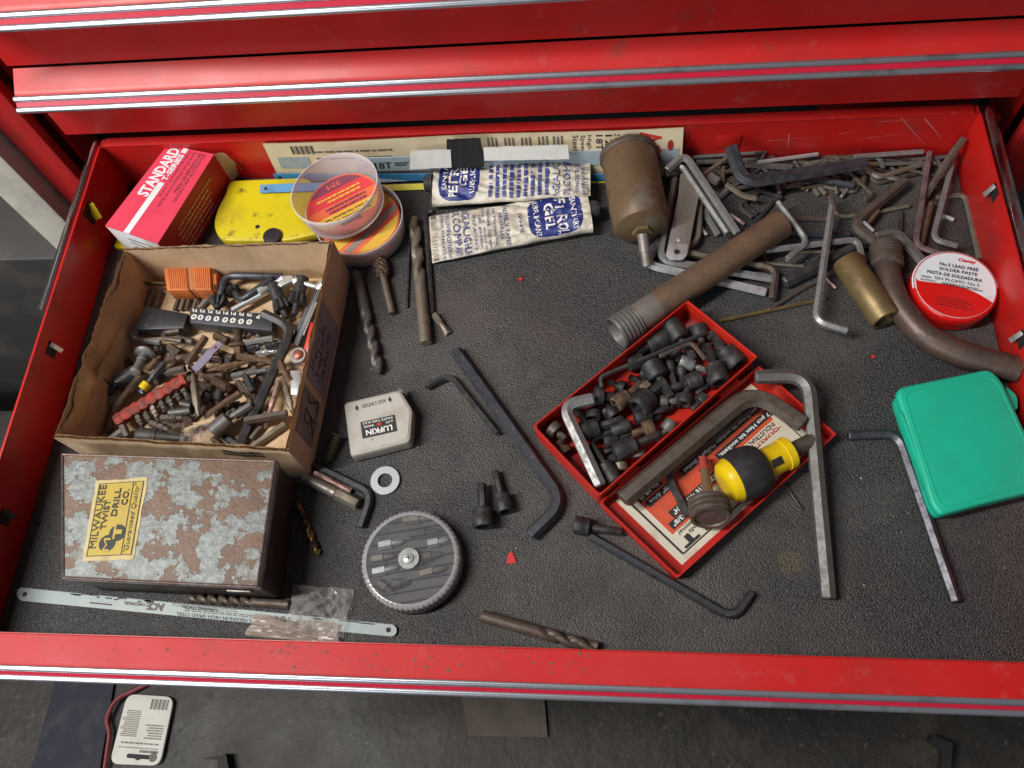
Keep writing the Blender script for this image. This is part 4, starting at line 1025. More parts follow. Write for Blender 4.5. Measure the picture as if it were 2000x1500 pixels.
# conical valve rod standing across the sticker
A, Bq = P(1373, 893, .012), P(1390, 1022, .027); ax = (Bq - A).normalized(); Ln = (Bq - A).length
t = thing("valve_rod", "brown tapered rod with red tip and ridged round end in the lid", "valve rod", (A.x, A.y, .002))
part("red_tip", lathe(A, Bq, [(0, .0026), (.0005, .0032), (.010, .0036), (.0105, .0044), (.012, .0044)], 20), mat("red_rubber_tip", (.36, .05, .035), .6), t)
part("rod", lathe(A + ax * .0121, Bq, [(0, .0032), (Ln - .024, .0054), (Ln - .0195, .0075)], 24), pipe, t)
prof = [(Ln - .0205, .006), (Ln - .020, .0125)]
for k in range(3): prof += [(Ln - .0185 + .0045 * k, .0155), (Ln - .0160 + .0045 * k, .0158), (Ln - .0152 + .0045 * k, .0148)]
prof += [(Ln - .004, .0150), (Ln - .004, .0125), (Ln - .0055, .0118), (Ln - .0055, .001)]
part("ridged_head", lathe(A, Bq, prof, 36), brownst, t)

# ================================================================== TAPE MEASURE
zt = .0155
pp = [P(u, v, zt) for u, v in ((671, 786), (781, 760), (806, 800), (801, 862), (684, 892))]
t = thing("tape_rule", "worn white pocket tape rule with black label and one cut corner", "tape measure", xy(pp[0]) + (0,))
pl = rpoly([xy(p) for p in pp], .004)
part("case", prism(pl, .0006, zt - .0004, .0018, 3), whtst, t)
cxm = sum(p[0] for p in pl) / len(pl); cym = sum(p[1] for p in pl) / len(pl)
part("face_plate", prism([(cxm + (p[0] - cxm) * .91, cym + (p[1] - cym) * .91) for p in pl], zt - .0006, zt, .0003, 1), mat("white_face", (.47, .445, .40), .5, 0, [((.36, .32, .27), 45, .48, .70), ((.15, .12, .09), 200, .63, .74)]), t)
part("tape_hook", obox(P(781, 768, .009), P(788, 764, .009), .006, .004, .0004), greyst, t)
K = P(770, 825, zt); X = P(704, 842, zt); Y = P(776, 862, zt)   # reading upside down: starts right, runs left, tops towards the front
O = P(775, 821, zt); mpq = quad(P(771, 810, zt), P(704, 825, zt), P(776, 842, zt), .0003)
part("label_field", sheet(sub(mpq, .0, 1, .0, 1)), ink, t)
mpt = lambda a0, b0, a1, b1: sub(quad(P(771, 810, zt), P(704, 825, zt), P(776, 842, zt), .0006), a0, a1, b0, b1)
text("WHITE TAPE RULE", mpt(.06, .07, .94, .20), t, inkwhite, .01); text("6 FT.", mpt(.08, .28, .30, .42), t, inkwhite, .01); text("W606", mpt(.62, .28, .92, .42), t, inkwhite, .01)
text("LUFKIN", mpt(.12, .55, .88, .88), t, inkwhite, .03)
part("seal", sheet(mpt(.42, .27, .54, .44)), inkred, t)
mpa = quad(P(764, 776, zt), P(694, 794, zt), P(766, 783, zt), .0003)
text("ADD 2 INCHES", sub(mpa, .16, .84, 0, 1), t, inkfade, .01)
for a in (.0, .92):
    f = sub(mpa, a, a + .1, -.3, 1.3); part("arrow_mark", ([f(0, .5), f(.5, 0), f(1, .5), f(.5, 1)], [(0, 1, 2, 3)]), ink, t)

# ================================================================== ROUND CLEAR BIT INDEX
c = P(801, 1091, .017); R1 = .0385
t = thing("bit_index", "round clear-topped bit case with scalloped edge and centre screw", "bit case", (c.x, c.y, 0))
cb2 = P(809, 1101, .006)
part("base", disc((c.x + .0015, c.y - .001), R1 - .0005, .0006, .0070, 64, .0008), blackpl, t)
def scal(th): return 1 - .022 * (.5 + .5 * math.cos(th * 58))
part("cover_rim", lathe((c.x, c.y, .0072), (c.x, c.y, 1), [(0, R1, scal), (.0075, R1, scal), (.0090, R1 - .0012, scal), (.0098, R1 - .003), (.0098, R1 - .0045), (.0090, R1 - .0045)], 256, cap=False), clearrim, t)
part("tray", disc((c.x, c.y), R1 - .002, .0071, .0076, 48), mat("bit_tray", (.085, .078, .072), .5, 0, [((.05, .045, .04), 60, .45, .65)]), t)
part("cover_top", disc((c.x, c.y), R1 - .0043, .0160, .0166, 64), clearpl, t)
part("washer", ring((c.x - .001, c.y), .0080, .0025, .0169, .0178, 32), zinc, t)
part("screw_head", lathe((c.x - .001, c.y, .0180), (c.x - .001, c.y, 1), [(0, .0042), (.0010, .0038), (.0018, .0020)], 24), bright, t)
part("screw_slot", join(box(c.x - .0028, c.x + .0008, c.y - .0004, c.y + .0004, .0192, .0200), box(c.x - .0014, c.x - .0006, c.y - .0018, c.y + .0018, .0192, .0200)), ink, t)
for k in range(-4, 5): 
    y = k * .0078 + .001; w = math.sqrt(max(0, (R1 - .003) ** 2 - y * y)); th = math.radians(10)
    A_, B_ = V((c.x - w * math.cos(th) - y * math.sin(th), c.y - w * math.sin(th) + y * math.cos(th), .0098)), V((c.x + w * math.cos(th) - y * math.sin(th), c.y + w * math.sin(th) + y * math.cos(th), .0098))
    if w > .008: part("divider", obox(A_, B_, .0008, .0055), mat("clear_divider", (.05, .05, .055), .3), t)
bits_in = [((787, 1016), (850, 1010), tanst, "tan driver bit at the top of the round clear case"), ((800, 1045), (862, 1036), blackox, "dark driver bit second from the top of the round clear case"), ((740, 1066), (790, 1056), bright, "bright driver bit at the left of the round clear case"),
           ((725, 1094), (772, 1084), tanst, "tan driver bit level with the round case's left side"), ((728, 1118), (778, 1108), bright, "bright spade bit at the lower left of the round clear case"), ((820, 1122), (872, 1108), tanst, "two-tone driver bit at the lower right of the round clear case"), ((836, 1062), (876, 1054), bright, "small bright bit at the upper right of the round clear case"), ((738, 1138), (770, 1160), brownst, "brown bit slanting at the bottom left of the round clear case"), ((818, 1090), (866, 1081), brownst, "brown bit right of the round case's screw"), ((765, 1142), (800, 1136), blackox, "black driver bit at the bottom of the round clear case")]
for a, b, m_, lab in bits_in:
    A_, B_ = P(*a, .0100), P(*b, .0100); Ln = (B_ - A_).length
    single("driver_bit", lathe(A_, B_, [(0, .0036, 6), (.0004, .0040, 6), (Ln * .5, .0040, 6), (Ln * .53, .0026), (Ln * .8, .0026), (Ln, .0008)], 12), m_, lab, "driver bit", "driver bits inside the round clear case")

# ================================================================== HACKSAW BLADE, FILM AND FRONT DRILL BITS
zb = .0025
TLb, TRb, BLb, BRb = P(36, 1146, zb), P(771, 1219, zb), P(36, 1173, zb), P(771, 1244, zb)
t = thing("hacksaw_blade", "pale grey hacksaw blade with fine teeth lying along the front edge", "hacksaw blade", (TLb.x, TLb.y, 0))
ex = (TRb - TLb).normalized(); ey = (TLb - BLb).normalized(); nT = 150
topp = []
for k in range(nT + 1):
    p = TLb.lerp(TRb, .01 + .98 * k / nT); topp += [p, p + ex * (TRb - TLb).length * .0045 - ey * .0009]
cap0 = [BLb.lerp(TLb, .5) + (BLb.lerp(TLb, .5) - BLb.lerp(TLb, .5)) + (-ex) * .0055 * math.cos(a) + (TLb - BLb) * .5 * math.sin(a) + ex * .004 for a in [(-80 + 160 * k / 9) * math.pi / 180 for k in range(10)]]
cap1 = [BRb.lerp(TRb, .5) + ex * .0055 * math.cos(a) - (TRb - BRb) * .5 * math.sin(a) - ex * .004 for a in [(-80 + 160 * k / 9) * math.pi / 180 for k in range(10)]]
loop = cap0 + topp + cap1
part("blade", loft([V((p.x, p.y, zb - .0007)) for p in loop][::-1], [V((p.x, p.y, zb)) for p in loop][::-1]), bladew, t, sharp=20)
def bq(a, b, l=.0003): p = BLb.lerp(BRb, a).lerp(TLb.lerp(TRb, a), b); return p + V((0, 0, l))
for a in (.018, .984): part("pin_hole", disc(xy(bq(a, .5)), .0019, zb, zb + .0003, 14), darkvoid, t)
def bm_(a0, b0, a1, b1): return lambda a, b: bq(a0 + (a1 - a0) * a, b0 + (b1 - b0) * b)
text("ACE", bm_(.405, .82, .355, .22), t, inkfade, .05); text("HARDWARE", bm_(.350, .72, .295, .45), t, inkfade, .01)
text("MOLYBDENUM HIGH SPEED STEEL", bm_(.655, .30, .435, .04), t, ink, .01); text("FORWARD STROKE", bm_(.545, .84, .45, .62), t, ink, .01); text("18T", bm_(.735, .75, .690, .25), t, ink, .02)
lines(bm_(.66, .62, .41, .36), t, inkfade, 2, seed=111); lines(bm_(.60, .92, .41, .64), t, inkfade, 2, seed=112, gap=.6)
rb_ = random.Random(5)
g = [sheet(lambda a, b, x=x, y=y, w=w: bq(x + w * a, y + .10 * b, .00025)) for x, y, w in [(rb_.uniform(.14, .36), rb_.uniform(.72, .9), rb_.uniform(.004, .03)) for _ in range(16)] + [(.20, .30, .06), (.77 + .02, .75, .03), (.86, .82, .05), (.91, .78, .04)]]
part("worn_mark", join(*g), ink, t)
def crump(c, w, h, z0, amp, seed, rot, n=26):
    cs, sn = math.cos(rot), math.sin(rot)
    def f(a, b):
        x, y = (a - .5) * w * (1 + .12 * noise.noise(V((b * 3, seed, 1)))), (b - .5) * h * (1 + .15 * noise.noise(V((a * 3, seed, 2))))
        e = min(a, 1 - a, b, 1 - b) * 4
        k = abs(noise.noise(V((a * 3.2, b * 3.2, seed)))) + .5 * abs(noise.noise(V((a * 7, b * 7, seed + 3))))
        return V((c.x + cs * x - sn * y, c.y + sn * x + cs * y, z0 + amp * k * (.35 + min(1, e))))
    return grid(f, n, n)
single("plastic_film", crump(P(622, 1192, .006), .047, .036, .004, .011, 3.1, math.radians(-4), 40), film, "crumpled clear plastic sleeve over the front hacksaw blade", "plastic film", sharp=25)
single("tape_strip", crump(P(572, 1229, .006), .070, .016, .0036, .005, 6.7, math.radians(-5), 18), filmb, "brown translucent tape strip stuck below the front hacksaw blade", "tape", sharp=12)
single("plastic_film", crump(P(381, 851, .016), .028, .025, .011, .016, 9.2, math.radians(10), 22), film, "crumpled clear plastic scrap among the bits in the cardboard box", "plastic film", sharp=12)

GD = "loose twist drill bits"
def drillt(a, b, za, zb, rpx, f0, f1, turns, m, lab, band=None):
    A_, B_ = P(*a, za), P(*b, zb); r = rpx / SC(*a, za)
    return single("twist_drill", drill(A_, B_, r, f0, f1, turns), m, lab, "drill bit", GD, sharp=32)
drillt((696, 533), (741, 730), .0052, .0052, 10.5, .36, .97, 2.0, steel, "grey twist drill pointing down beside the cardboard box")
drillt((832, 670), (808, 424), .0056, .0056, 12.2, .42, .98, 1.6, tanst, "thick bronze-sheened twist drill pointing up below the foil tubes")
drillt((940, 1203), (1166, 1267), .0054, .0054, 12, .50, 1.0, 1.3, brownst, "large brown twist drill lying against the front lip")
drillt((566, 1181), (368, 1169), .0046, .0046, 9, .30, .99, 3.2, brownst, "dark twist drill between the rusted drill box and the pale blade")
drillt((582, 985), (622, 1084), .0034, .0034, 7, .15, .96, 2.2, mat("gold_black_drill", (.26, .17, .05), .4, .7, [((.05, .04, .035), 90, .48, .55)]), "small gold and black twist drill right of the rusted drill box")
# rotary burr
A, Bq = P(739, 503, .0072), P(766, 612, .0045); Ln = (Bq - A).length
t = thing("rotary_burr", "knobbly rotary burr with plain shank right of the clear tubs", "rotary burr", (A.x, A.y, 0))
def kn(ph): return lambda th: 1 + .10 * math.sin(th * 9 + ph)
part("burr_head", lathe(A, Bq, [(0, .002), (.0005, .0045)] + [(.0015 + .0013 * k, .0048 + .0022 * math.sin(.5 + k * .155), kn(k * 1.5)) for k in range(15)] + [(.0225, .004)], 54), mat("burr_steel", (.20, .15, .10), .45, .7, [((.09, .06, .04), 260, .45, .6)], [(700, .6, 3, .002)]), t)
part("shank", lathe(A + (Bq - A).normalized() * .022, Bq, [(0, .0032), (Ln - .0225, .0032), (Ln - .022, .0028)], 18), tanst, t)
# knurled punch
A, Bq = P(592, 932, .005), P(700, 985, .005); Ln = (Bq - A).length
t = thing("nail_punch", "knurled steel punch with square brown end by the box corner", "punch", (A.x, A.y, 0))
def kd(ph): return lambda th: 1 + .05 * math.sin(th * 14 + ph)
part("knurled_grip", lathe(A, Bq, [(0, .0035), (.0008, .0044)] + [(.001 + Ln * .58 * k / 34, .0045, kd(k * 2.6)) for k in range(35)] + [(Ln * .60, .0040)], 56), greyst, t)
part("punch_head", lathe(A + (Bq - A).normalized() * Ln * .60, Bq, [(0, .0040), (.0012, .0052, 6), (Ln * .40 - .001, .0052, 6), (Ln * .40, .0045, 6)], 24), tanst, t)
# washer
c = P(752, 938, .002)
single("flat_washer", bevel(ring((c.x, c.y), .0122, .0059, .0006, .0023, 48), .0003, 1), mat("zinc_washer", (.44, .46, .47), .45, .55, [((.48, .49, .49), 150, .5, .7)], [(800, .05)]), "bright zinc flat washer between tape rule and round bit case", "washer")
# rusty screw with bristly thread
A, Bq = P(661, 850, .0075), P(638, 905, .0035); ax = (Bq - A).normalized(); Ln = (Bq - A).length
t = thing("wood_screw", "dirty brown screw with wide flat head left of the tape rule", "screw", (A.x, A.y, 0))
part("head", lathe(A, Bq, [(0, .0052), (.0008, .0058), (.0022, .0030)], 24), brownst, t)
prof = [(.002, .0026)]
for k in range(9): prof += [(.003 + .0021 * k, .0025), (.0038 + .0021 * k, .0044), (.0042 + .0021 * k, .0044), (.0049 + .0021 * k, .0025)]
part("thread", lathe(A, Bq, prof + [(Ln, .0006)], 20), mat("dirty_screw", (.10, .085, .05), .7, .2, [((.18, .15, .09), 300, .5, .7)], [(1500, .6, 3)]), t)
single("red_chip", prism([xy(P(u, v)) for u, v in ((1000, 1075), (1009, 1100), (989, 1102), (992, 1085))], .0004, .0012), mat("red_chip_plastic", (.55, .02, .02), .45), "small red trapezoid chip on the liner below the black sockets", "chip")
def crumb(u, v, r, m, lab):
    p = P(u, v, .001); rr = random.Random(u)
    single("paint_crumb", prism([(p.x + r * rr.uniform(.5, 1.2) * math.cos(k), p.y + r * rr.uniform(.5, 1.2) * math.sin(k)) for k in (0, .9, 1.9, 2.8, 3.8, 5.0)], .0003, .0014), m, lab, "crumb")
crumb(1017, 545, .0022, inkred, "tiny red crumb on the liner below the lower foil tube")
crumb(1706, 697, .0022, inkred, "tiny red crumb on the liner left of the green case")
crumb(846, 1002, .0024, rubber, "tiny dark crumb on the liner right of the flat washer")
p = P(178, 0)
# ================================================================== HEX KEYS
MT = dict(Z=zinc, S=steel, K=blackox, B=bluest, R=rusty, O=rustor, N=brownst, T=tanst, M=mauve, P=pinkst, Rd=redst, G=greyst, Br=bright, Bs=brass)
KN = 0
PILE = "hex keys heaped at the back right corner"
def key(pts, rpx, m, lay, lab, group=PILE, cat="hex key", name="hex_key", bend=None, round_=False):
    global KN; KN += 1
    """pts: (u, v[, z]) photo pixels; lay: how many keys it lies on"""
    r = rpx / SC(pts[0][0], pts[0][1], .01)
    zz = r * .87 + .0004 + lay * .0048
    q = [P(p[0], p[1], p[2] if len(p) > 2 else zz) for p in pts]
    if len(q) > 2: q = fillet(q, bend if bend else r * 3.2)
    return single(name, sweep(q, r * (1.04 if KN % 3 == 0 else 1), 12 if round_ else 6, .5236 if KN % 3 == 0 else 0.), MT[m], lab, cat, group, sharp=40 if round_ else 20)
LOOSE = "hex keys lying loose in the open part of the drawer"
key([(889, 684), (1101, 982), (1035, 1046)], 12.5, "B", 0, "largest blue-black hex key left of the red socket tin", LOOSE)
key([(829, 756), (878, 731), (971, 847)], 6.2, "K", .6, "small thin black hex key tucked along the largest one", LOOSE)
key([(1656, 850), (1753, 846), (1867, 1177)], 10, "B", 0, "grey hex key with rusty short end beneath the green case", LOOSE)
key([(1150, 1046), (1432, 1209), (1469, 1157)], 9, "B", 0, "slim blue-grey hex key along the front below the red tin", LOOSE)
key([(612, 908), (727, 964), (704, 1030)], 8.5, "K", 0, "short black hex key at the cardboard box's front corner", LOOSE)
key([(1475, 736, .022), (1578, 734, .023), (1618, 1170, .0055)], 13, "S", 0, "long polished grey hex key propped on the red tin lid's corner", LOOSE, bend=.020)
key([(1216, 976, .0205), (1470, 762, .0205), (1570, 830, .0205)], 19, "N", 0, "thickest brown rusty hex key lying across the red tin lid", "hex keys in the red socket tin", bend=.022)
key([(1466, 797, .008), (1302, 925, .008), (1344, 1008, .006)], 8, "K", 0, "black hex key under the thick brown one in the tin lid", "hex keys in the red socket tin", bend=.010)
key([(1160, 779, .026), (1100, 793, .026), (1173, 950, .020)], 12, "Z", 0, "mottled zinc hex key at the left end of the red tin base", "hex keys in the red socket tin", bend=.014)
key([(1370, 653, .028), (1172, 736, .028), (1175, 757, .026)], 4.2, "K", 0, "long thin black hex key on top of the black sockets", "hex keys in the red socket tin")
key([(1288, 696, .026), (1350, 667, .026), (1378, 702, .024)], 4.6, "N", 0, "short thin brown hex key on top of the black sockets", "hex keys in the red socket tin")
key([(846, 412), (831, 416), (844, 613)], 5, "K", 0, "black hex key left of the foil tubes beside the thick drill", LOOSE)
key([(800, 470), (795, 601)], 3, "K", 0, "thin black rod left of the thick bronze-sheened drill", "thin rods on the liner", "rod", "thin_rod")
key([(1533, 946), (1568, 997)], 2.4, "K", 0, "thin dark wire on the liner between the tin lid and the long key", "thin rods on the liner", "wire", "thin_wire", round_=True)
key([(1821, 650), (1812, 681)], 7, "G", 0, "short grey stub poking out below the bent pipe", PILE)
# ---- the heap, roughly bottom to top
for e in [
 ([(1405, 627), (1613, 583)], 4, "Bs", 0, "long thin brass-coloured rod lowest in front of the key heap"),
 ([(1501, 606), (1570, 562), (1640, 527)], 4.5, "N", 0, "thin bent brown rod behind the brass-coloured one"),
 ([(1340, 493), (1516, 524), (1508, 583)], 7.5, "N", 1, "brown-grey hex key hooking round the ends of two bright ones"),
 ([(1318, 345), (1289, 508), (1509, 545)], 7.8, "Z", 1, "zinc hex key running under the pipe, upper of two parallel ones"),
 ([(1290, 470), (1258, 516), (1497, 571)], 9, "Br", 0, "bright hex key running under the pipe, lower of two parallel ones"),
 ([(1491, 494), (1494, 515), (1570, 520)], 4, "T", 0, "small tan hex key just right of the pipe's middle"),
 ([(1540, 452), (1660, 461)], 8, "B", 0, "blue-grey bar lying level behind the forked pale keys"),
 ([(1557, 427), (1618, 428)], 5, "N", 0, "brown rod flat on the liner right of the pipe's end"),
 ([(1540, 493), (1612, 491)], 4.5, "T", 0, "tan rod flat on the liner below the forked pale keys"),
 ([(1530, 553), (1690, 474)], 13, "K", 0, "wide black bar slanting up behind the brass sleeve"),
 ([(1708, 463), (1752, 454), (1803, 514)], 10.5, "S", 1, "steel hex key arching between bent pipe and paste tin"),
 ([(1613, 543), (1633, 564)], 3.4, "P", 0, "tiny pinkish stub beside the tall pale key"),
 ([(1686, 433), (1707, 452)], 3.4, "Br", 2, "tiny white-bright stub beside the thick rusty elbow"),
 ([(1692, 441), (1716, 411)], 5.5, "O", 1, "short rust-orange stub against the thick rusty elbow"),
 ([(1630, 414), (1644, 424), (1690, 419), (1776, 402)], 5, "T", 0, "thin tan hex key passing behind the thick rusty elbow"),
 ([(1768, 352), (1664, 438), (1715, 477)], 11, "N", 1, "thick rusty hex key elbow pointing left in the heap"),
 ([(1759, 412), (1759, 452)], 5, "K", 0, "short dark upright stub right of the thick rusty elbow"),
 ([(1884, 269, .034), (1856, 305, .022), (1806, 386, .006)], 6.5, "N", 0, "brown rod climbing the right rear corner of the drawer"),
 ([(1843, 318), (1793, 405)], 6.5, "N", 0, "dark brown bar beside the climbing corner rod"),
 ([(1828, 386), (1885, 380), (1913, 506)], 5.2, "T", 0, "tan hex key closest to the right drawer wall"),
 ([(1819, 395), (1799, 478)], 5.4, "O", 1, "short rusty rod between the two tall upright keys"),
 ([(1816, 297), (1788, 480), (1861, 505)], 5.6, "M", 2, "long mauve hex key standing upright behind the paste tin"),
 ([(1866, 297), (1822, 468), (1870, 481)], 5.6, "Z", 2, "long grey hex key standing upright near the right wall"),
 ([(1834, 418), (1863, 430)], 4.6, "Br", 0, "short bright silver stub near the right wall"),
 ([(1700, 312), (1796, 309)], 5, "N", 0, "brown rod along the back wall under the silver bar"),
 ([(1690, 321), (1780, 322)], 5, "R", 0, "rusty rod along the back wall in front of the brown one"),
 ([(1600, 304), (1690, 311)], 5, "N", 0, "grey-brown rod along the back wall above the big black key"),
 ([(1804, 296), (1668, 306)], 5, "Z", 2, "silver bar along the back wall at the far right"),
 ([(1598, 301), (1480, 317)], 4, "Br", 2, "white-bright rod along the back wall in the middle"),
 ([(1497, 297), (1353, 307)], 4, "S", 2, "long thin grey rod along the back wall behind the big black key"),
 ([(1490, 312), (1360, 317)], 5, "S", 1, "grey rod just below the long thin one at the back wall"),
 ([(1455, 322), (1548, 327)], 6.5, "S", 1, "dark grey bar behind the bend of the big black key"),
 ([(1588, 349), (1669, 363)], 7, "B", 1, "blue-grey bar under the big black key's long arm"),
 ([(1563, 355), (1671, 376), (1684, 342)], 4.6, "T", 0, "tan hex key hooked round the blue-grey bar, outer"),
 ([(1580, 352), (1664, 369), (1676, 345)], 3.6, "N", 0, "brown hex key hooked round the blue-grey bar, inner"),
 ([(1545, 358), (1579, 373)], 3.6, "S", 0, "tiny grey stub below the big black key's long arm"),
 ([(1693, 326), (1713, 348), (1806, 319)], 5.4, "T", 1, "silver-tan hex key right of the big black key's end"),
 ([(1696, 338), (1712, 358), (1790, 338)], 5, "N", 0, "brown hex key beneath the silver-tan one"),
 ([(1655, 330), (1655, 352)], 4.5, "N", 0, "short brown upright stub under the big black key's end"),
 ([(1422, 307), (1372, 343)], 5, "T", 2, "tan rod slanting left of the big black key's tip"),
 ([(1384, 344), (1404, 357)], 10, "G", 1, "flat grey bar end left of the big black key's bend"),
 ([(1473, 438), (1536, 364)], 4, "K", 0, "thin dark rod slanting from the pipe up to the big key"),
 ([(1470, 425), (1440, 402), (1494, 368)], 5, "N", 0, "brown hex key elbow below the big black key's bend"),
 ([(1480, 418), (1452, 398), (1480, 378)], 4, "K", 0, "dark hex key elbow nested in the brown elbow"),
 ([(1425, 418), (1455, 439)], 4.6, "M", 0, "short mauve-grey stub right of the parallel pair"),
 ([(1418, 360), (1452, 384), (1478, 388)], 5.6, "T", 2, "bright-tipped tan hex key under the big black key's bend"),
 ([(1427, 366), (1374, 412), (1404, 460)], 6.5, "Z", 0, "zinc hex key elbow under the parallel pair"),
 ([(1368, 445), (1381, 460)], 4.6, "G", 0, "short grey stub right of the flat strap"),
 ([(1369, 380), (1362, 468), (1344, 483)], 6.5, "G", 1, "grey hex key hugging the right side of the flat strap"),
 ([(1412, 325), (1412, 356)], 5, "R", 1, "dark rusty upright stub left of the big black key"),
 ([(1300, 342), (1329, 320), (1421, 456)], 6.2, "Z", 3, "inner hex key of the long parallel zinc pair"),
 ([(1301, 333), (1337, 301), (1441, 456)], 8, "Z", 4, "outer hex key of the long parallel zinc pair"),
 ([(1428, 286, .040), (1450, 358, .026), (1691, 319, .020)], 13, "B", 0, "biggest blue-black hex key on top of the heap"),
 ([(1519, 394), (1578, 472), (1537, 506)], 5.8, "Z", 3, "pale bluish hex key shaped like a V beside the pipe's end"),
 ([(1497, 489), (1676, 467), (1694, 546)], 6.4, "Z", 2, "long pale hex key crossing under the tall one, hooked downward"),
 ([(1622, 382), (1625, 402)], 5.4, "M", 3, "short mauve stub at the top of the tall pale key"),
 ([(1625, 401), (1592, 628), (1656, 646)], 7, "Z", 3, "tall pale hex key standing alone in front of the heap"),
]:
    key(*e[:4], e[4])
# red-dipped end of the long pale key
single("key_end", sweep([P(1683, 500, .0172), P(1694, 546, .0170)], 7.0 / SC(1690, 520, .015), 6), redst, "dark red dipped end on the long pale hooked key", "hex key", PILE, sharp=20)
rk = random.Random(12)
for k in range(56):
    u = rk.uniform(1370, 1590) if k < 30 or k > 46 else rk.uniform(1700, 1850); v = rk.uniform(312, 372) if k < 30 or k > 46 else rk.uniform(300, 330)
    if 30 <= k <= 46 and k % 2: u, v = rk.uniform(1590, 1690), rk.uniform(308, 335)
    a = rk.choice((-.55, -.7, .1, .9, -.2)) + rk.uniform(-.2, .2); L_ = rk.uniform(45, 105)
    p0 = (u, v); p1 = (u + L_ * math.cos(a), v + L_ * .8 * math.sin(a)); p0 = (min(p0[0], 1850), max(p0[1], 306)); p1 = (min(p1[0], 1850), min(max(p1[1], 306), 385))
    pts = [p0, p1]
    if k % 5 < 3: pts.append((p1[0] - 22 * math.sin(a), min(390, max(305, p1[1] + 24 * math.cos(a)))))
    mk_ = rk.choice("SNTSZNSK")
    key(pts, rk.uniform(2.8, 4.8), mk_, rk.choice((0, 0, .6, 1.0)), "small %s %s half buried %s" % (dict(R="rusty", N="brown", T="tan", S="grey", Z="pale grey", K="black")[mk_], "hex key elbow" if len(pts) > 2 else "straight rod", "behind the zinc pair" if u < 1440 else "behind the big black key" if u < 1570 else "at the big black key's end" if u < 1700 else "in the rear right corner"), "small keys half buried in the heap")
# stamped flat strap with a hole
zS = .017
pp = [P(u, v, zS) for u, v in ((1329, 338), (1345, 337), (1366, 378), (1343, 497), (1334, 507), (1308, 507), (1300, 499), (1324, 385))]
t = thing("flat_strap", "flat stamped steel strap with a round hole under the zinc pair", "steel strap", xy(pp[5]) + (0,))
part("strap", prism(rpoly([xy(p) for p in pp], .0025), zS - .0016, zS, .0003), greyst, t)
pp2 = [P(u, v, zS + .0004) for u, v in ((1308, 476), (1344, 476), (1342, 498), (1334, 507), (1309, 507), (1300, 498))]
part("bright_tip", prism(rpoly([xy(p) for p in pp2], .0025), zS - .0010, zS + .0004, .0003), bright, t)
c = P(1322, 492, zS + .0004); part("strap_hole", disc(xy(c), .0026, zS, zS + .0007, 18), darkvoid, t)
c = P(1326, 468, zS); part("rivet_bump", lathe(c, c + V((0, 0, 1)), [(0, .002), (.0006, .0016), (.0009, .0006)], 14), bright, t)
O, X, Y = P(1349, 372, zS), P(1336, 452, zS), P(1358, 374, zS)
lines(quad(O, X, P(1330, 368, zS).lerp(O, -.6), .0002) if False else quad(P(1336, 374, zS), P(1322, 450, zS), P(1352, 377, zS), .0002), t, inkfade, 3, seed=120, gap=.6, name="stamped_marks")
# spring clip at the back wall
single("wire_clip", join(obox(PY(1475, 300, D - .006), PY(1484, 316, D - .010), .002, .002), obox(PY(1494, 298, D - .006), PY(1485, 316, D - .010), .002, .002), obox(PY(1474, 300, D - .006), PY(1495, 298, D - .006), .002, .002)), blackox, "small black triangular clip on the thin rod at the back wall", "clip")

# ================================================================== BIT SOCKETS
GS = "black hex bit sockets"
def socket(head, tail, rpx, zh, zt, lab, m=None, m2=None, frac=.44, group=GS):
    A_, B_ = P(*head, zh), P(*tail, zt); Ln = (B_ - A_).length; r = rpx / SC(*head, zh)
    t = thing("bit_socket", lab, "bit socket", (A_.x, A_.y, max(0, min(zh, zt) - r)), group)
    d = Ln * frac; m = m or blackmat
    part("socket", lathe(A_, B_, [(min(d * .7, .008), r * .3), (min(d * .7, .008), r * .66, 6), (.0010, r * .68, 6), (0, r * .80), (.0005, r * .95), (.0015, r), (d * .55, r), (d * .58, r * .97), (d - .001, r * .97), (d, r * .86)], 24), m, t)
    rs = max(r * .46, .0027)
    part("shank", lathe(A_ + (B_ - A_).normalized() * (d - .0004), B_, [(0, rs * .95), (.003, rs * .85), (.0035, rs, 6), (Ln - d - .0006, rs, 6), (Ln - d + .0004, rs * .82, 6)], 24), m2 or m, t)
    return t
def hx(r): return r
socket((945, 1030), (940, 944), 21, .0085, .0085, "larger of two black sockets side by side on the liner", frac=.42, group="black sockets loose on the liner")
socket((988, 1000), (967, 920), 17, .0070, .0055, "smaller of two black sockets side by side on the liner", frac=.42, group="black sockets loose on the liner")
socket((1121, 1025), (1213, 1039), 18, .0078, .0066, "black socket lying over the slim key's end below the red tin", frac=.34, group="black sockets loose on the liner")
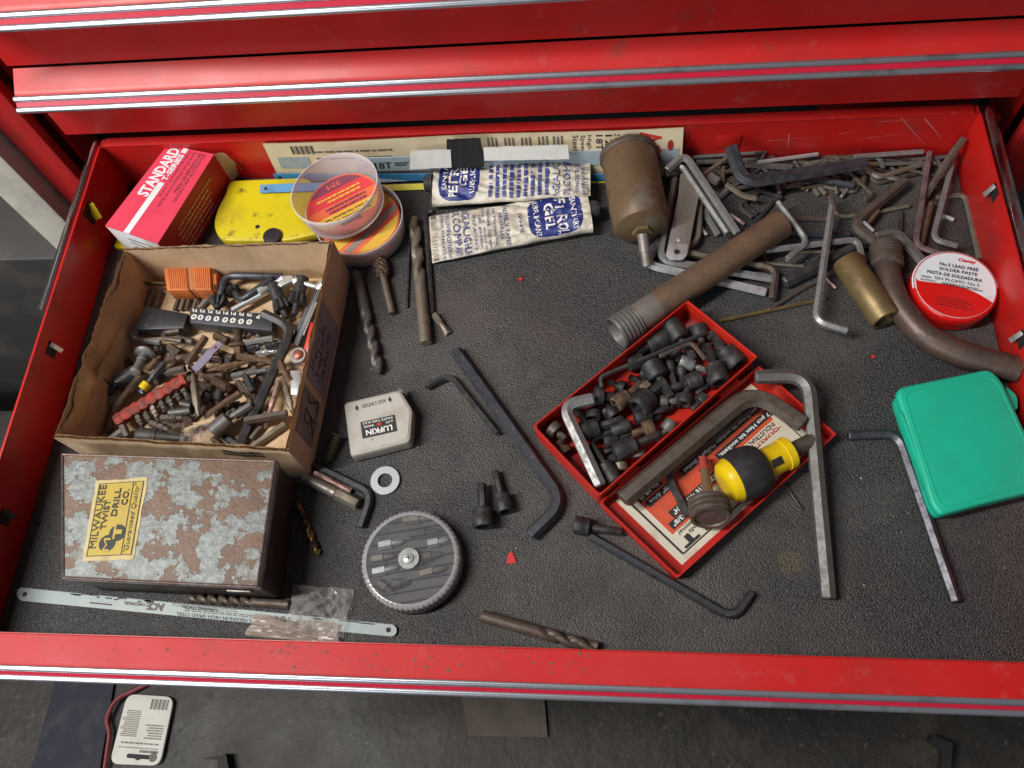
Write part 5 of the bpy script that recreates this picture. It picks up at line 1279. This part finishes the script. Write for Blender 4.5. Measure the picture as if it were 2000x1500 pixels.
SK = [
 ((1362, 636), (1377, 690), 16, .012, .008, "black socket standing in the far corner of the red tin"),
 ((1308, 629), (1356, 702), 16, .016, .014, "black socket second from the far corner of the red tin"),
 ((1305, 656), (1222, 700), 15, .013, .010, "black socket with shank to the left under the thin key"),
 ((1443, 715), (1385, 650), 19, .012, .012, "largest black socket at the tin's right wall"),
 ((1408, 748), (1380, 673), 16.5, .016, .014, "black socket with upright shank left of the largest one"),
 ((1266, 702), (1311, 776), 18, .017, .013, "big black socket in the tin's middle, shank to lower right"),
 ((1369, 738), (1308, 760), 13.5, .012, .012, "black socket lying level in the tin's middle"),
 ((1226, 712), (1290, 692), 13, .011, .010, "black socket under the long thin key's middle"),
 ((1160, 772), (1200, 775), 16, .018, .015, "black socket with hex mouth facing left at the tin's left wall"),
 ((1201, 792), (1252, 750), 13.5, .017, .014, "brownish socket with mouth facing the lower left"),
 ((1243, 799), (1296, 745), 20, .017, .013, "wide-mouthed black socket in the centre of the tin"),
 ((1158, 820), (1163, 786), 13, .012, .010, "short black socket facing down inside the zinc key's bend"),
 ((1202, 815), (1180, 785), 11.5, .012, .010, "small black socket below the brownish mouth"),
 ((1127, 848), (1217, 818), 16, .016, .016, "black socket pointing right, upper one of the left row"),
 ((1231, 829), (1155, 858), 10.5, .015, .013, "narrow black socket with its shank pointing left"),
 ((1277, 834), (1235, 848), 14.5, .014, .014, "rusty brown socket in the tin's lower middle"),
 ((1200, 884), (1289, 848), 15.5, .016, .016, "black socket pointing right, lower one of the left row"),
 ((1203, 941), (1155, 866), 13.5, .015, .015, "black socket with pale shank along the tin's front corner"),
 ((1213, 921), (1207, 884), 13, .008, .010, "tan brown socket standing near the tin's front hinge"),
 ((1247, 895), (1243, 862), 13, .008, .010, "short steel-grey socket beside the tan brown one"),
 ((1313, 823), (1284, 862), 11, .012, .010, "silvery slim socket by the hinge side of the tin"),
 ((1288, 783), (1322, 783), 9, .012, .012, "small silvery socket right of the wide-mouthed one"),
 ((1335, 790), (1345, 752), 13, .011, .010, "black socket upright near the hinge side's middle"),
 ((1378, 775), (1352, 800), 12, .010, .010, "black socket close to the right-hand hinge"),
 ((1076, 834), (1104, 858), 15, .010, .010, "dark brown socket in the tin's left corner"),
 ((1107, 886), (1090, 862), 12, .008, .009, "brown socket between zinc key and the left wall"),
 ((1328, 704), (1387, 727), 10.5, .013, .010, "small silver nut driver bit among the black sockets"),
 ((1180, 866), (1236, 846), 11, .010, .010, "black socket half hidden under the left row"),
 ((1330, 715), (1335, 755), 8, .011, .011, "slim black bit standing in the middle of the tin"),
 ((1305, 700), (1318, 752), 8, .012, .012, "slim black bit left of the other slim one in the tin"),
 ((1130, 800), (1142, 828), 8, .010, .010, "slim brown bit inside the zinc key's bend"),
 ((1240, 818), (1305, 796), 12, .012, .011, "black socket below the wide-mouthed one"),
]
SM = {15: rustor, 9: rusty, 18: tanst, 19: steel, 20: steel, 21: steel, 24: brownst, 25: rustor, 26: zinc, 30: brownst}
for i, e in enumerate(SK): socket(e[0], e[1], e[2] * 1.24, *e[3:], m=SM.get(i), frac=.47)
SK2 = [((1290, 690), (1330, 670), 'at the far wall'), ((1330, 690), (1300, 730), 'beside the two slim bits'), ((1390, 700), (1420, 680), 'beneath the largest black socket'), ((1350, 735), (1380, 760), 'under the upright-shank socket'), ((1270, 760), (1230, 735), 'beneath the big middle one'), ((1220, 760), (1190, 745), 'under the long thin key'), ((1180, 800), (1215, 830), 'behind the left row'), ((1260, 830), (1290, 812), 'behind the rusty brown one'), ((1160, 840), (1190, 855), 'between the left row sockets'), ((1225, 860), (1180, 885), 'under the lower left row'), ((1190, 905), (1225, 885), 'beside the tan brown one'), ((1330, 775), (1300, 805), 'near the hinge side'), ((1400, 735), (1360, 770), 'beside the right-hand hinge'), ((1140, 880), (1175, 905), 'along the zinc key'), ((1250, 725), (1290, 735), 'near the tin middle wall')]
for a_, b_, w_ in SK2: socket(a_, b_, 14, .008, .007, 'half hidden black socket low down %s' % w_, group='sockets half hidden in the red tin')
single("paper_scrap", obox(P(1252, 760, .016), P(1268, 748, .016), .006, .004, .0008), tanst, "pale tan chip between the sockets in the red tin", "scrap")

# ================================================================== WHAT FILLS THE CARDBOARD BOX
GB = "driver bits in the cardboard box"
FZB = .0030
def bit(a, b, rpx, m, lay, kind, lab, name="driver_bit", cat="driver bit", group=GB, dz=0.):
    z = FZB + .0036 + lay * .0058
    A_, B_ = P(*a, z), P(*b, z + dz); Ln = (B_ - A_).length; r = rpx / SC(*a, z)
    hexs = [(0, r * .86, 6), (.0006, r, 6)]
    if kind == "ph":     # phillips point
        def cr(th): return 1 - .42 * abs(math.sin(2 * th)) ** .6
        pr = hexs + [(Ln * .30, r, 6), (Ln * .31, r * .78), (Ln * .36, r * .78), (Ln * .37, r, 6), (Ln * .52, r, 6), (Ln * .56, r * .72), (Ln * .74, r * .72), (Ln * .78, r * .72, cr), (Ln * .95, r * .42, cr), (Ln, r * .12)]
    elif kind == "sl":   # slotted blade
        def fl(k): return lambda th: 1 / max(.001, math.sqrt((math.cos(th)) ** 2 + (math.sin(th) / k) ** 2))
        pr = hexs + [(Ln * .45, r, 6), (Ln * .50, r * .72), (Ln * .72, r * .74), (Ln * .97, r * .95, fl(.22)), (Ln, r * .9, fl(.15))]
    elif kind == "db":   # double ended
        pr = [(0, r * .2), (Ln * .10, r * .6), (Ln * .22, r * .66), (Ln * .28, r, 6), (Ln * .72, r, 6), (Ln * .78, r * .66), (Ln * .90, r * .6), (Ln, r * .2)]
    elif kind == "rd":   # plain round
        pr = [(0, r * .85), (.0005, r), (Ln - .0005, r), (Ln, r * .85)]
    else:                # plain hex stub
        pr = hexs + [(Ln - .0006, r, 6), (Ln, r * .86, 6)]
    return single(name, lathe(A_, B_, pr, 24), MT[m], lab, cat, group, sharp=24)
for e in [
 ((464, 695), (543, 708), 7.5, "O", 2, "sl", "long orange-rust bit pointing right above the silver phillips bit"),
 ((453, 735), (543, 718), 7, "S", 2, "ph", "long silver phillips bit across the box's right half"),
 ((478, 731), (494, 766), 7.5, "K", 2, "hx", "short shiny black hex stub below the silver phillips bit"),
 ((463, 745), (492, 785), 6.5, "O", 1, "ph", "rusty phillips bit pointing at the silver nut driver"),
 ((470, 768), (398, 814), 8, "O", 2, "sl", "long rusty bit sloping down left of the nut driver"),
 ((478, 822), (561, 807), 8.5, "N", 2, "hx", "rough brown hex bar lying across the black key's end"),
 ((544, 746), (517, 838), 6.3, "P", 1, "ph", "pinkish long bit beside the black key's lower arm"),
 ((543, 702), (565, 744), 8, "O", 2, "sl", "rusty bit at the right ending above the tan long bit"),
 ((553, 738), (573, 811), 7, "T", 1, "db", "tan double-ended bit along the right wall"),
 ((558, 828), (492, 874), 8, "T", 0, "hx", "tan hex bar in the front right corner"),
 ((513, 831), (490, 858), 6.5, "N", 0, "hx", "short brown hex stub left of the tan corner bar"),
 ((433, 848), (470, 875), 8, "K", 0, "hx", "dark stub near the front wall right of the film"),
 ((415, 856), (441, 882), 7, "R", 0, "hx", "rusty stub near the front wall beside the dark stub"),
 ((453, 750), (442, 774), 5.5, "R", 1, "hx", "small rusty stub beside the coil spring"),
 ((404, 724), (487, 706), 7, "O", 2, "db", "rusty bit running from the ring to the long orange bit"),
 ((398, 737), (438, 734), 7.5, "R", 1, "hx", "rusty stub left of the coil spring"),
 ((391, 753), (416, 757), 9, "R", 0, "hx", "thick brown stub below the rusty ring"),
 ((484, 681), (514, 673), 7.5, "K", 2, "ph", "dark phillips bit under the silver bar"),
 ((519, 678), (561, 661), 7.5, "K", 2, "ph", "dark phillips bit against the black key's bend"),
 ((501, 690), (547, 684), 6.5, "Br", 1, "ph", "bright phillips bit pointing at the black key"),
 ((479, 669), (534, 660), 6, "Z", 3, "hx", "flat silver bar below the black bit holder"),
 ((402, 658), (366, 711), 8, "O", 3, "hx", "orange-rust bar standing out below the bit holder"),
 ((204, 738), (256, 704), 7.2, "O", 0, "hx", "orange-rust rod leaning at the left wall"),
 ((233, 764), (213, 791), 9, "G", 1, "hx", "flat grey stub under the black nut driver"),
 ((283, 728), (216, 803), 9, "R", 2, "sl", "long brown bit from the zinc bolt down to the red holder"),
 ((322, 729), (362, 719), 8, "N", 2, "hx", "brown and silver stub above the red holder"),
 ((318, 706), (373, 694), 8.5, "R", 1, "sl", "brown bit left of the orange-rust bar"),
 ((315, 695), (288, 725), 8, "O", 2, "db", "rusty double-ended bit right of the zinc bolt"),
 ((376, 729), (388, 813), 8.2, "T", 3, "db", "tan long bit standing right of the red holder"),
 ((354, 788), (376, 793), 9, "K", 1, "rd", "short dark round stub right of the red holder"),
 ((330, 807), (373, 802), 7, "S", 1, "rd", "silver round pin below the red holder"),
 ((315, 817), (371, 816), 8, "N", 1, "ph", "brown phillips bit below the silver pin"),
 ((294, 826), (343, 844), 8, "N", 1, "ph", "brown phillips bit sloping over the black handle"),
 ((339, 838), (375, 823), 9, "R", 2, "sl", "brown spade bit left of the plastic film"),
 ((224, 873), (340, 873), 6, "N", 0, "db", "long brown rod along the front wall"),
 ((242, 841), (201, 869), 8.5, "Z", 1, "hx", "silver hex bar in the front left corner"),
 ((217, 806), (212, 845), 6, "T", 0, "rd", "greenish tan pin standing at the left wall"),
 ((248, 851), (224, 870), 6, "N", 0, "hx", "brown stub under the silver hex bar"),
 ((353, 574), (341, 606), 4.5, "N", 0, "rd", "first thin twisted shank under the orange adapter"),
 ((363, 574), (352, 606), 4.5, "T", 0, "rd", "second thin twisted shank under the orange adapter"),
 ((373, 574), (364, 606), 4.5, "N", 0, "rd", "third thin twisted shank under the orange adapter"),
 ((387, 574), (378, 604), 4, "T", 0, "rd", "fourth thin pale shank under the orange adapter"),
 ((301, 562), (289, 600), 5, "G", 0, "rd", "grey shank left of the others under the orange adapter"),
 ((316, 568), (304, 600), 4, "N", 0, "rd", "dark thin shank beside the grey one under the adapter"),
 ((345, 660), (378, 668), 7, "N", 1, "rd", "brown stub left of the orange-rust bar's top"),
 ((330, 676), (352, 690), 8, "R", 1, "hx", "rusty stub under the black wedge's corner"),
 ((300, 672), (285, 690), 7, "N", 0, "hx", "brown stub above the zinc bolt's washer"),
 ((248, 672), (243, 690), 6, "T", 0, "rd", "small tan pin at the left wall near the hooks"),
 ((420, 655), (445, 668), 9, "O", 1, "hx", "orange-rust stub under the bit holder"),
 ((430, 690), (455, 700), 7.5, "R", 1, "hx", "rusty stub right of the lavender blade"),
 ((407, 770), (395, 792), 12, "K", 1, "rd", "thick black stub right of the tan long bit"),
 ((432, 760), (424, 782), 9, "K", 1, "rd", "dark ridged stub below the coil spring"),
 ((443, 790), (425, 800), 7, "K", 1, "hx", "dark stub over the nut driver's shoulder"),
 ((490, 752), (505, 735), 6, "S", 0, "hx", "small grey stub under the black key's lower arm"),
 ((490, 650), (478, 664), 6, "P", 1, "rd", "first short pink pin below the bit holder"),
 ((506, 655), (498, 668), 6, "T", 1, "rd", "second short tan pin below the bit holder"),
]: bit(*e[:6], e[6])
rb2 = random.Random(21)
for k in range(46):
    u, v = rb2.uniform(285, 500), rb2.uniform(672, 800)
    if u < 360 and v > 735: u += 110
    a = rb2.uniform(0, 3.14); L_ = rb2.uniform(26, 52)
    mk_ = rb2.choice("ORNRONTK"); kd_ = rb2.choice(("ph", "sl", "hx", "db"))
    lm_ = min(((270, 705, "by the zinc flange bolt"), (450, 630, "below the bit rack"), (405, 690, "under the lavender blade piece"), (300, 780, "beside the red holder"), (430, 750, "around the coil spring"), (465, 715, "under the long orange-rust bit"), (345, 715, "in the middle of the heap"), (500, 760, "left of the large black key"), (380, 770, "right of the red holder's bits")), key=lambda k: (k[0] - u) ** 2 + (k[1] - v) ** 2)[2]
    bit((u, v), (u + L_ * math.cos(a), v + L_ * .8 * math.sin(a)), rb2.uniform(6, 8), mk_, rb2.choice((0, 0, .4, .9)), kd_, "%s %s half buried %s" % (dict(O="orange-rust", R="rusty", N="brown", T="tan", K="black")[mk_], dict(ph="phillips bit", sl="slotted bit", hx="hex stub", db="double-ended bit")[kd_], lm_), group="bits half buried in the cardboard box heap")
# red rubber holder and its eight bits
z = FZB + .017
A, Bq = P(226, 824, z), P(362, 741, z)
t = thing("bit_holder", "red rubber bit holder strip with a row of brown bits", "bit holder", (A.x, A.y, FZB))
n_ = 90; dirv = (Bq - A)
def hold(s):
    return 1 + .30 * abs(math.sin(s * math.pi * 8.5)) + .08 * noise.noise(V((s * 20, 1, 2)))
hv, hf = [], []
dn = dirv.normalized(); sdn = V((-dn.y, dn.x, 0))
for i in range(n_ + 1):
    s = i / n_; w = .0044 * hold(s); c = A + dirv * s
    for x, zz in ((-w, -.004), (-w, .0028), (-w * .7, .004), (w * .7, .004), (w, .0028), (w, -.004)): hv.append(c + sdn * x + V((0, 0, zz)))
for i in range(n_):
    for k in range(6): hf.append((i * 6 + k, i * 6 + (k + 1) % 6, i * 6 + 6 + (k + 1) % 6, i * 6 + 6 + k))
hf += [(5, 4, 3, 2, 1, 0), tuple(range(n_ * 6, n_ * 6 + 6))]
part("strip", (hv, hf), redrub, t, sharp=45)
od = ("first", "second", "third", "fourth", "fifth", "sixth", "seventh", "last")
for i, (a, b) in enumerate((((352, 750), (371, 781)), ((339, 760), (356, 787)), ((325, 770), (342, 800)), ((311, 780), (325, 802)), ((296, 790), (311, 822)), ((282, 800), (295, 826)), ((268, 809), (281, 836)), ((238, 828), (249, 851)))):
    bit(a, b, 8, "NNNSTNNT"[i], 2, ("sl", "ph", "ph", "sl", "ph", "db", "ph", "hx")[i], "%s bit from the right in the red rubber holder" % od[i], group="bits held in the red rubber strip", dz=-.006)
# orange adapter
z = .024
q = [P(318, 519, z), P(411, 518, z), P(413, 566, z), P(325, 567, z)]
t = thing("plug_adapter", "orange ribbed electrical plug adapter with two brass prongs", "plug adapter", xy(q[0]) + (FZB,))
def aq(a, b, l=0): p = q[3] * (1 - a) * (1 - b) + q[2] * a * (1 - b) + q[0] * (1 - a) * b + q[1] * a * b; return V((p.x, p.y, z + l))
def ablk(a0, a1, sh, z0, dz=0.): return prism([xy(aq(a, b)) for a, b in ((a0, sh), (a1, sh), (a1, 1 - sh), (a0, 1 - sh))], z0, z + dz, .0014, 2)
part("front_block", ablk(.0, .50, .0, .006), orange, t); part("rear_block", ablk(.62, 1.0, .0, .006), orange, t)
part("waist", ablk(.49, .63, .05, .007, -.0012), mat("dirty_orange", (.40, .15, .055), .7), t)
part("grip_ribs", join(*[obox(aq(a, .06, .0002), aq(a, .94, .0002), .0006, .0007) for a in [.10 + .045 * k for k in range(9)] + [.66 + .045 * k for k in range(8)]]), orange, t)
part("end_face", prism([xy(aq(a, b)) for a, b in ((.99, .04), (1.09, .10), (1.09, .90), (.99, .96))], .007, z - .003, .001), mat("shaded_orange", (.55, .15, .03), .55), t)
for b in (.18, .82): part("slot", prism([xy(aq(a, bb)) for a, bb in ((1.03, b - .10), (1.075, b - .10), (1.075, b + .10), (1.03, b + .10))], z - .004, z - .0027), darkvoid, t)
for v0 in (529, 554): part("prong", obox(P(284, v0, .016), P(322, v0 + 1, .016), .0012, .0055, .0002), brass, t)
# chuck keys
def chuckkey(bar, gear, tip, rb_, rg_, lab, z):
    q = [P(*p[:2], p[2] if len(p) > 2 else z) for p in bar]
    t = thing("chuck_key", lab, "chuck key", (q[0].x, q[0].y, FZB), "drill chuck keys in the cardboard box")
    part("handle", sweep(fillet(q, .010) if len(q) > 2 else q, rb_, 16), bluest, t, sharp=40)
    A_, B_ = P(*gear, z), P(*tip, z - .001); Ln = (B_ - A_).length
    def tooth(th): return 1 + .13 * math.cos(th * 11)
    part("bevel_gear", lathe(A_, B_, [(0, rb_ * 1.05), (.001, rg_, tooth), (.0055, rg_ * .96, tooth), (.009, rg_ * .58, tooth), (.0092, rg_ * .45), (max(.0115, Ln - .001), rg_ * .42), (max(.012, Ln), rg_ * .3)], 66), blackmat, t, sharp=20)
    return t
chuckkey([(552, 540), (440, 538), (429, 585)], (428, 580), (424, 604), .0034, .0078, "largest chuck key with L-shaped handle by the orange adapter", .017)
chuckkey([(533, 544, .019), (470, 588, .015), (457, 568)], (457, 574), (448, 555), .0032, .0066, "smaller chuck key nested inside the largest one's bend", .012)
for A0, B0, tip, lab, hdl in (((533, 556), (553, 604), (560, 622), "black barrelled chuck key left of the upright one", ((505, 572), (560, 540))), ((591, 541), (581, 592), (575, 615), "black barrelled chuck key standing near the back right corner", ((575, 548), (638, 566)))):
    z = .016; A_, B_, T_ = P(*A0, z), P(*B0, z), P(*tip, z - .004); Ln = (T_ - A_).length; L2 = (B_ - A_).length
    t = thing("chuck_key", lab, "chuck key", (A_.x, A_.y, FZB), "drill chuck keys in the cardboard box")
    def tooth(th): return 1 + .14 * math.cos(th * 10)
    part("barrel", lathe(A_, T_, [(0, .0050), (.0006, .0060), (L2 * .62, .0060), (L2 * .66, .0066, tooth), (L2 * .98, .0078, tooth), (L2 * 1.0, .0055), (L2 * 1.02, .0036), (Ln - .001, .0030), (Ln, .0022)], 60), blackmat, t, sharp=20)
    h0, h1 = P(*hdl[0], z + .001), P(*hdl[1], z + .001)
    part("cross_bar", lathe(h0, h1, [(0, .0012), (.0006, .0042), (.004, .0042), (.008, .0022), ((h1 - h0).length - .008, .0022), ((h1 - h0).length - .004, .0036), ((h1 - h0).length, .0012)], 18), bright, t)
bit((453, 606), (526, 567), 6, "Br", 1, "rd", "polished steel rod running under the chuck keys", "steel_rod", "rod")
bit((389, 602), (408, 582), 5, "Z", 0, "rd", "short pale rod end left of the largest chuck key's gear", "steel_rod", "rod")
single("thumb_wing", bevel(prism(rpoly([xy(P(u, v, .020)) for u, v in ((541, 556), (562, 538), (573, 540), (574, 548), (548, 561))], .003), .018, .0212), .0006), bright, "bright knurled thumb wing at the chuck key's end", "wing nut")
# black plastic bit holder bar with phillips marks
z = .024
q = [P(371, 630, z), P(531, 646, z), P(532, 613, z), P(369, 600, z)]
t = thing("bit_rack", "flat black bit rack with white phillips cross marks", "bit rack", xy(q[0]) + (FZB,))
part("rack_body", prism([xy(p) for p in q], .010, z, .0008), mat("black_rack_plastic", (.035, .038, .045), .5, 0, [((.07, .06, .05), 90, .52, .72)], [(600, .1)]), t)
def rq(a, b, l=.0003): p = q[0] * (1 - a) * (1 - b) + q[1] * a * (1 - b) + q[2] * a * b + q[3] * (1 - a) * b; return V((p.x, p.y, z + l))
for i, (u, v) in enumerate(((379, 619), (392, 620), (407, 622), (423, 623), (440, 625), (455, 626), (471, 628), (487, 629))):
    c = P(u, v, z); r = .0026
    part("phillips_mark", ([V((c.x + r * math.cos(k * .3142), c.y + r * math.sin(k * .3142), z + .0003)) for k in range(20)], [tuple(range(20))]), inkwhite, t)
    w = .0003; part("cross_mark", join(sheet(lambda a, b: V((c.x - r * .7 + r * 1.4 * a, c.y - w + 2 * w * b, z + .0005))), sheet(lambda a, b: V((c.x - w + 2 * w * a, c.y - r * .7 + r * 1.4 * b, z + .0006)))), ink, t)
    a = .055 + .094 * i; d = "33221100"[i]
    text("P" + d, (lambda a: lambda x, y: rq(a + .042 - .055 * x, .92 - .20 * y))(a), t, inkwhite, .02)
text("P", lambda x, y: rq(.80 + .05 - .04 * x, .86 - .22 * y), t, inkwhite, .02)
# black wedge, utility knife, red strip with nut, chrome clip
z = .020
single("plastic_wedge", prism([xy(P(u, v, z)) for u, v in ((283, 597), (368, 612), (358, 641), (259, 644))], .008, z, .0012), mat("scuffed_black", (.025, .026, .028), .45, 0, [((.07, .065, .06), 130, .54, .7)], [(500, .1)]), "scuffed black plastic wedge left of the bit rack", "plastic wedge")
t = thing("utility_knife", "slim black folding tool with chrome end against the right wall", "folding tool", xy(P(600, 620)) + (FZB,))
part("handle", obox(P(626, 566, .034), P(582, 676, .014), .0062, .009, .001), blackpl, t)
part("side_groove", obox(P(619, 590, .0348), P(593, 655, .0228), .0012, .0014), steel, t)
c = P(632, 556, .036); part("chrome_end", lathe(c + V((-.006, -.004, -.003)), c + V((.008, .004, .002)), [(0, .0022), (.002, .0052), (.008, .0055), (.0135, .0036), (.0155, .002)], 20), bright, t)
single("black_bar", obox(P(588, 606, .030), P(573, 660, .014), .0045, .006, .0006) if False else obox(P(606, 600, .026), P(575, 672, .010), .0055, .006, .0006), blackox, "black bar tucked left of the slim folding tool", "bar")
t = thing("red_lever", "red painted steel lever with shiny hex nut at the right wall", "lever", xy(P(600, 690)) + (FZB,))
part("lever", obox(P(620, 632, .026), P(599, 714, .016), .0125, .0025, .0006), redbox, t)
A_ = P(589, 700, .013)
part("hex_nut", lathe(A_, A_ + V((-.06, -.12, 1)), [(0, .0074, 6), (.0006, .0080, 6), (.0075, .0080, 6), (.0085, .0070)], 24), zinc, t)
part("bolt_end", lathe(A_ + V((0, -.001, .0085)), A_ + V((-.06, -.12, 1)), [(0, .0044), (.002, .0042), (.0028, .003)], 24), mat("reddish_bolt", (.34, .10, .07), .4, .5), t)
A_, B_ = P(577, 725, .017), P(578, 769, .017)
t = single("spring_clip", join(obox(A_, B_, .0086, .0012, .0003), obox(A_, A_ + V((0, .0003, -.008)), .0086, .0012, .0002, up=V((0, 1, 0))), obox(B_, B_ + V((0, -.0003, -.008)), .0086, .0012, .0002, up=V((0, 1, 0)))), bright, "shiny bent chrome clip at the right wall of the cardboard box", "clip")
# nut drivers
def nutdriver(sh0, sh1, so0, so1, rs, ro_, m, lab, z):
    A_, B_ = P(*so0, z), P(*so1, z + .001); C_, D_ = P(*sh0, z), P(*sh1, z + .001)
    t = thing("nut_driver", lab, "nut driver", (A_.x, A_.y, FZB), "nut drivers in the cardboard box"); L1 = (B_ - A_).length; L2 = (D_ - C_).length
    part("socket", lathe(A_, B_, [(.006, ro_ * .5), (.001, ro_ * .6, 6), (0, ro_ * .8), (.0008, ro_), (L1 - .001, ro_), (L1, ro_ * .85)], 30), m, t)
    part("shank", lathe(C_, D_, [(0, rs * .8), (L2 * .25, rs * .8), (L2 * .28, rs, 6), (L2 - .0006, rs, 6), (L2, rs * .85, 6)], 24), m, t)
nutdriver((440, 822), (492, 790), (415, 845), (447, 818), .0034, .0074, steel, "satin steel nut driver in the front middle of the box", .016)
nutdriver((228, 753), (188, 780), (266, 726), (228, 752), .0040, .0070, blackox, "black nut driver pointing at the left wall", .017)
# zinc bolt with round flange, rusty bolt with flange
A_, B_ = P(284, 690, .016), P(263, 728, .026); Ln = (B_ - A_).length
t = thing("flange_bolt", "pale zinc bolt with wide round flange at the left", "bolt", (A_.x, A_.y, FZB))
part("flange", lathe(A_, B_, [(0, .0080), (.0006, .0092), (.002, .0092), (.0035, .0075), (.0042, .005)], 32), zinc, t)
part("stud", lathe(A_ + (B_ - A_).normalized() * .004, B_, [(0, .0042), (.006, .0044), (.0065, .0036), (Ln - .008, .0036), (Ln - .0075, .0048), (Ln - .0045, .0048), (Ln - .004, .004)], 24), zinc, t)
A_, B_ = P(467, 690, .014), P(464, 642, .022); Ln = (B_ - A_).length
t = thing("rusty_bolt", "rusty flanged bolt with thread below the bit rack", "bolt", (A_.x, A_.y, FZB))
part("hex_head", lathe(A_, B_, [(0, .0048, 6), (.006, .0050, 6)], 24), rustor, t)
part("flange", lathe(A_ + (B_ - A_).normalized() * .006, B_, [(0, .0075), (.001, .0085), (.0025, .0085), (.004, .005)], 28), rustor, t)
part("thread", lathe(A_ + (B_ - A_).normalized() * .009, B_, [e for k in range(8) for e in ((.0016 * k, .0036), (.0016 * k + .0008, .0044))], 20), rusty, t)
# rusty ring, lavender blade piece, coil spring, black tapered handle, hooks, dark yellow-banded bit
c = P(413, 705, .016)
single("rusty_ring", ring(xy(c), .0092, .0072, .011, .016, 32), rustor, "rusty ring beside the lavender blade piece", "ring")
A_, B_ = P(431, 669, .026), P(378, 722, .024); ax = (B_ - A_).normalized(); sd = V((-ax.y, ax.x, 0)); Ln = (B_ - A_).length
lp = [A_ - sd * .003, A_ + sd * .003, A_ + ax * Ln * .4 + sd * .003]
for k in range(7): lp += [A_ + ax * Ln * (.42 + .08 * k) + sd * .0050, A_ + ax * Ln * (.46 + .08 * k) + sd * .0036]
lp += [B_ + sd * .004, B_ - sd * .003, A_ + ax * Ln * .45 - sd * .0042]
t = thing("blade_piece", "lavender jig saw blade piece with zigzag edge in the heap", "saw blade", xy(A_) + (FZB,))
part("blade", loft([p - V((0, 0, .001)) for p in lp], lp) if True else None, lav, t, sharp=20)
c = A_ + ax * Ln * .18; part("blade_hole", disc(xy(c), .0012, c.z - .0002, c.z + .0004, 4), darkvoid, t)
A_, B_ = P(418, 742, .019), P(447, 759, .018); ax = (B_ - A_); n1 = V((0, 0, 1)).cross(ax.normalized()).normalized(); n2 = V((0, 0, 1))
single("coil_spring", sweep([A_ + ax * (k / 140) + n1 * .0042 * math.cos(k * .5) + n2 * .0042 * math.sin(k * .5) for k in range(141)], .00055, 6, chamfer=False), rustor, "rusty coil spring in the middle of the heap", "spring", sharp=60)
A_, B_ = P(266, 849, .012), P(362, 856, .0085); Ln = (B_ - A_).length
single("tapered_handle", lathe(A_, B_, [(0, .003), (.0008, .0050), (.004, .0064), (.013, .0066), (.017, .0058), (.0172, .0062), (.0185, .0062), (.019, .0054), (.027, .0036), (Ln - .001, .0030), (Ln, .002)], 28), mat("dark_handle", (.05, .047, .042), .55, .1, [((.09, .075, .06), 110, .48, .68)], [(800, .2, 4)]), "dark tapered tool handle near the front wall of the box", "tool handle")
A_ = [P(u, v, .016) for u, v in ((268, 646), (258, 650), (262, 663), (314, 669))]
single("hex_key", sweep(fillet(A_, .005), .0027, 6), zinc, "silver bent hex key under the black wedge", "hex key", "small hooks in the cardboard box", sharp=20)
A_ = [P(u, v, .017) for u, v in ((352, 645), (322, 650), (320, 661), (356, 666))]
single("bent_hook", sweep(fillet(A_, .005), .0026, 8), brownst, "brown bent hook right of the silver hex key", "hook", "small hooks in the cardboard box")
bit((322, 709), (273, 766), 7.5, "K", 3, "sl", "dark bit with yellow band sloping to the red holder", "banded_bit")
A_, B_ = P(288, 748, FZB + .0036 + .0174), P(278, 760, FZB + .0036 + .0174)
single("yellow_band", lathe(A_, B_, [(0, .0037), (.0004, .0040), ((B_ - A_).length, .0040)], 18), yelh, "yellow sleeve on the dark bit beside the red holder", "sleeve")
A_, B_ = P(306, 744, .016), P(322, 731, .010)
single("round_stub", lathe(A_, B_, [(0, .0045), (.0008, .0050), (.009, .0050)], 24), brownst, "round brown stub end facing up above the red holder", "stub")
key([(512, 612, .023), (573, 640, .022), (469, 868, .008)], 9.2, "K", 0, "large black hex key spanning the cardboard box's right side", "hex keys in the cardboard box", bend=.016)
key([(505, 735, .007), (487, 775, .007)], 7, "K", 0, "black stub parallel to the large black key in the box", "hex keys in the cardboard box")
bit((848, 614), (875, 651), 7.5, "T", -.55, "sl", "small brown bit on the liner under the foil tubes", group="loose driver bits on the liner")
bit((614, 924), (685, 959), 7, "P", -.35, "sl", "pinkish brown bit lying on the knurled punch", group="loose driver bits on the liner")
for p, q_, lab in (((1460, 300), (1478, 306), ""),): pass

bpy.context.view_layer.update()
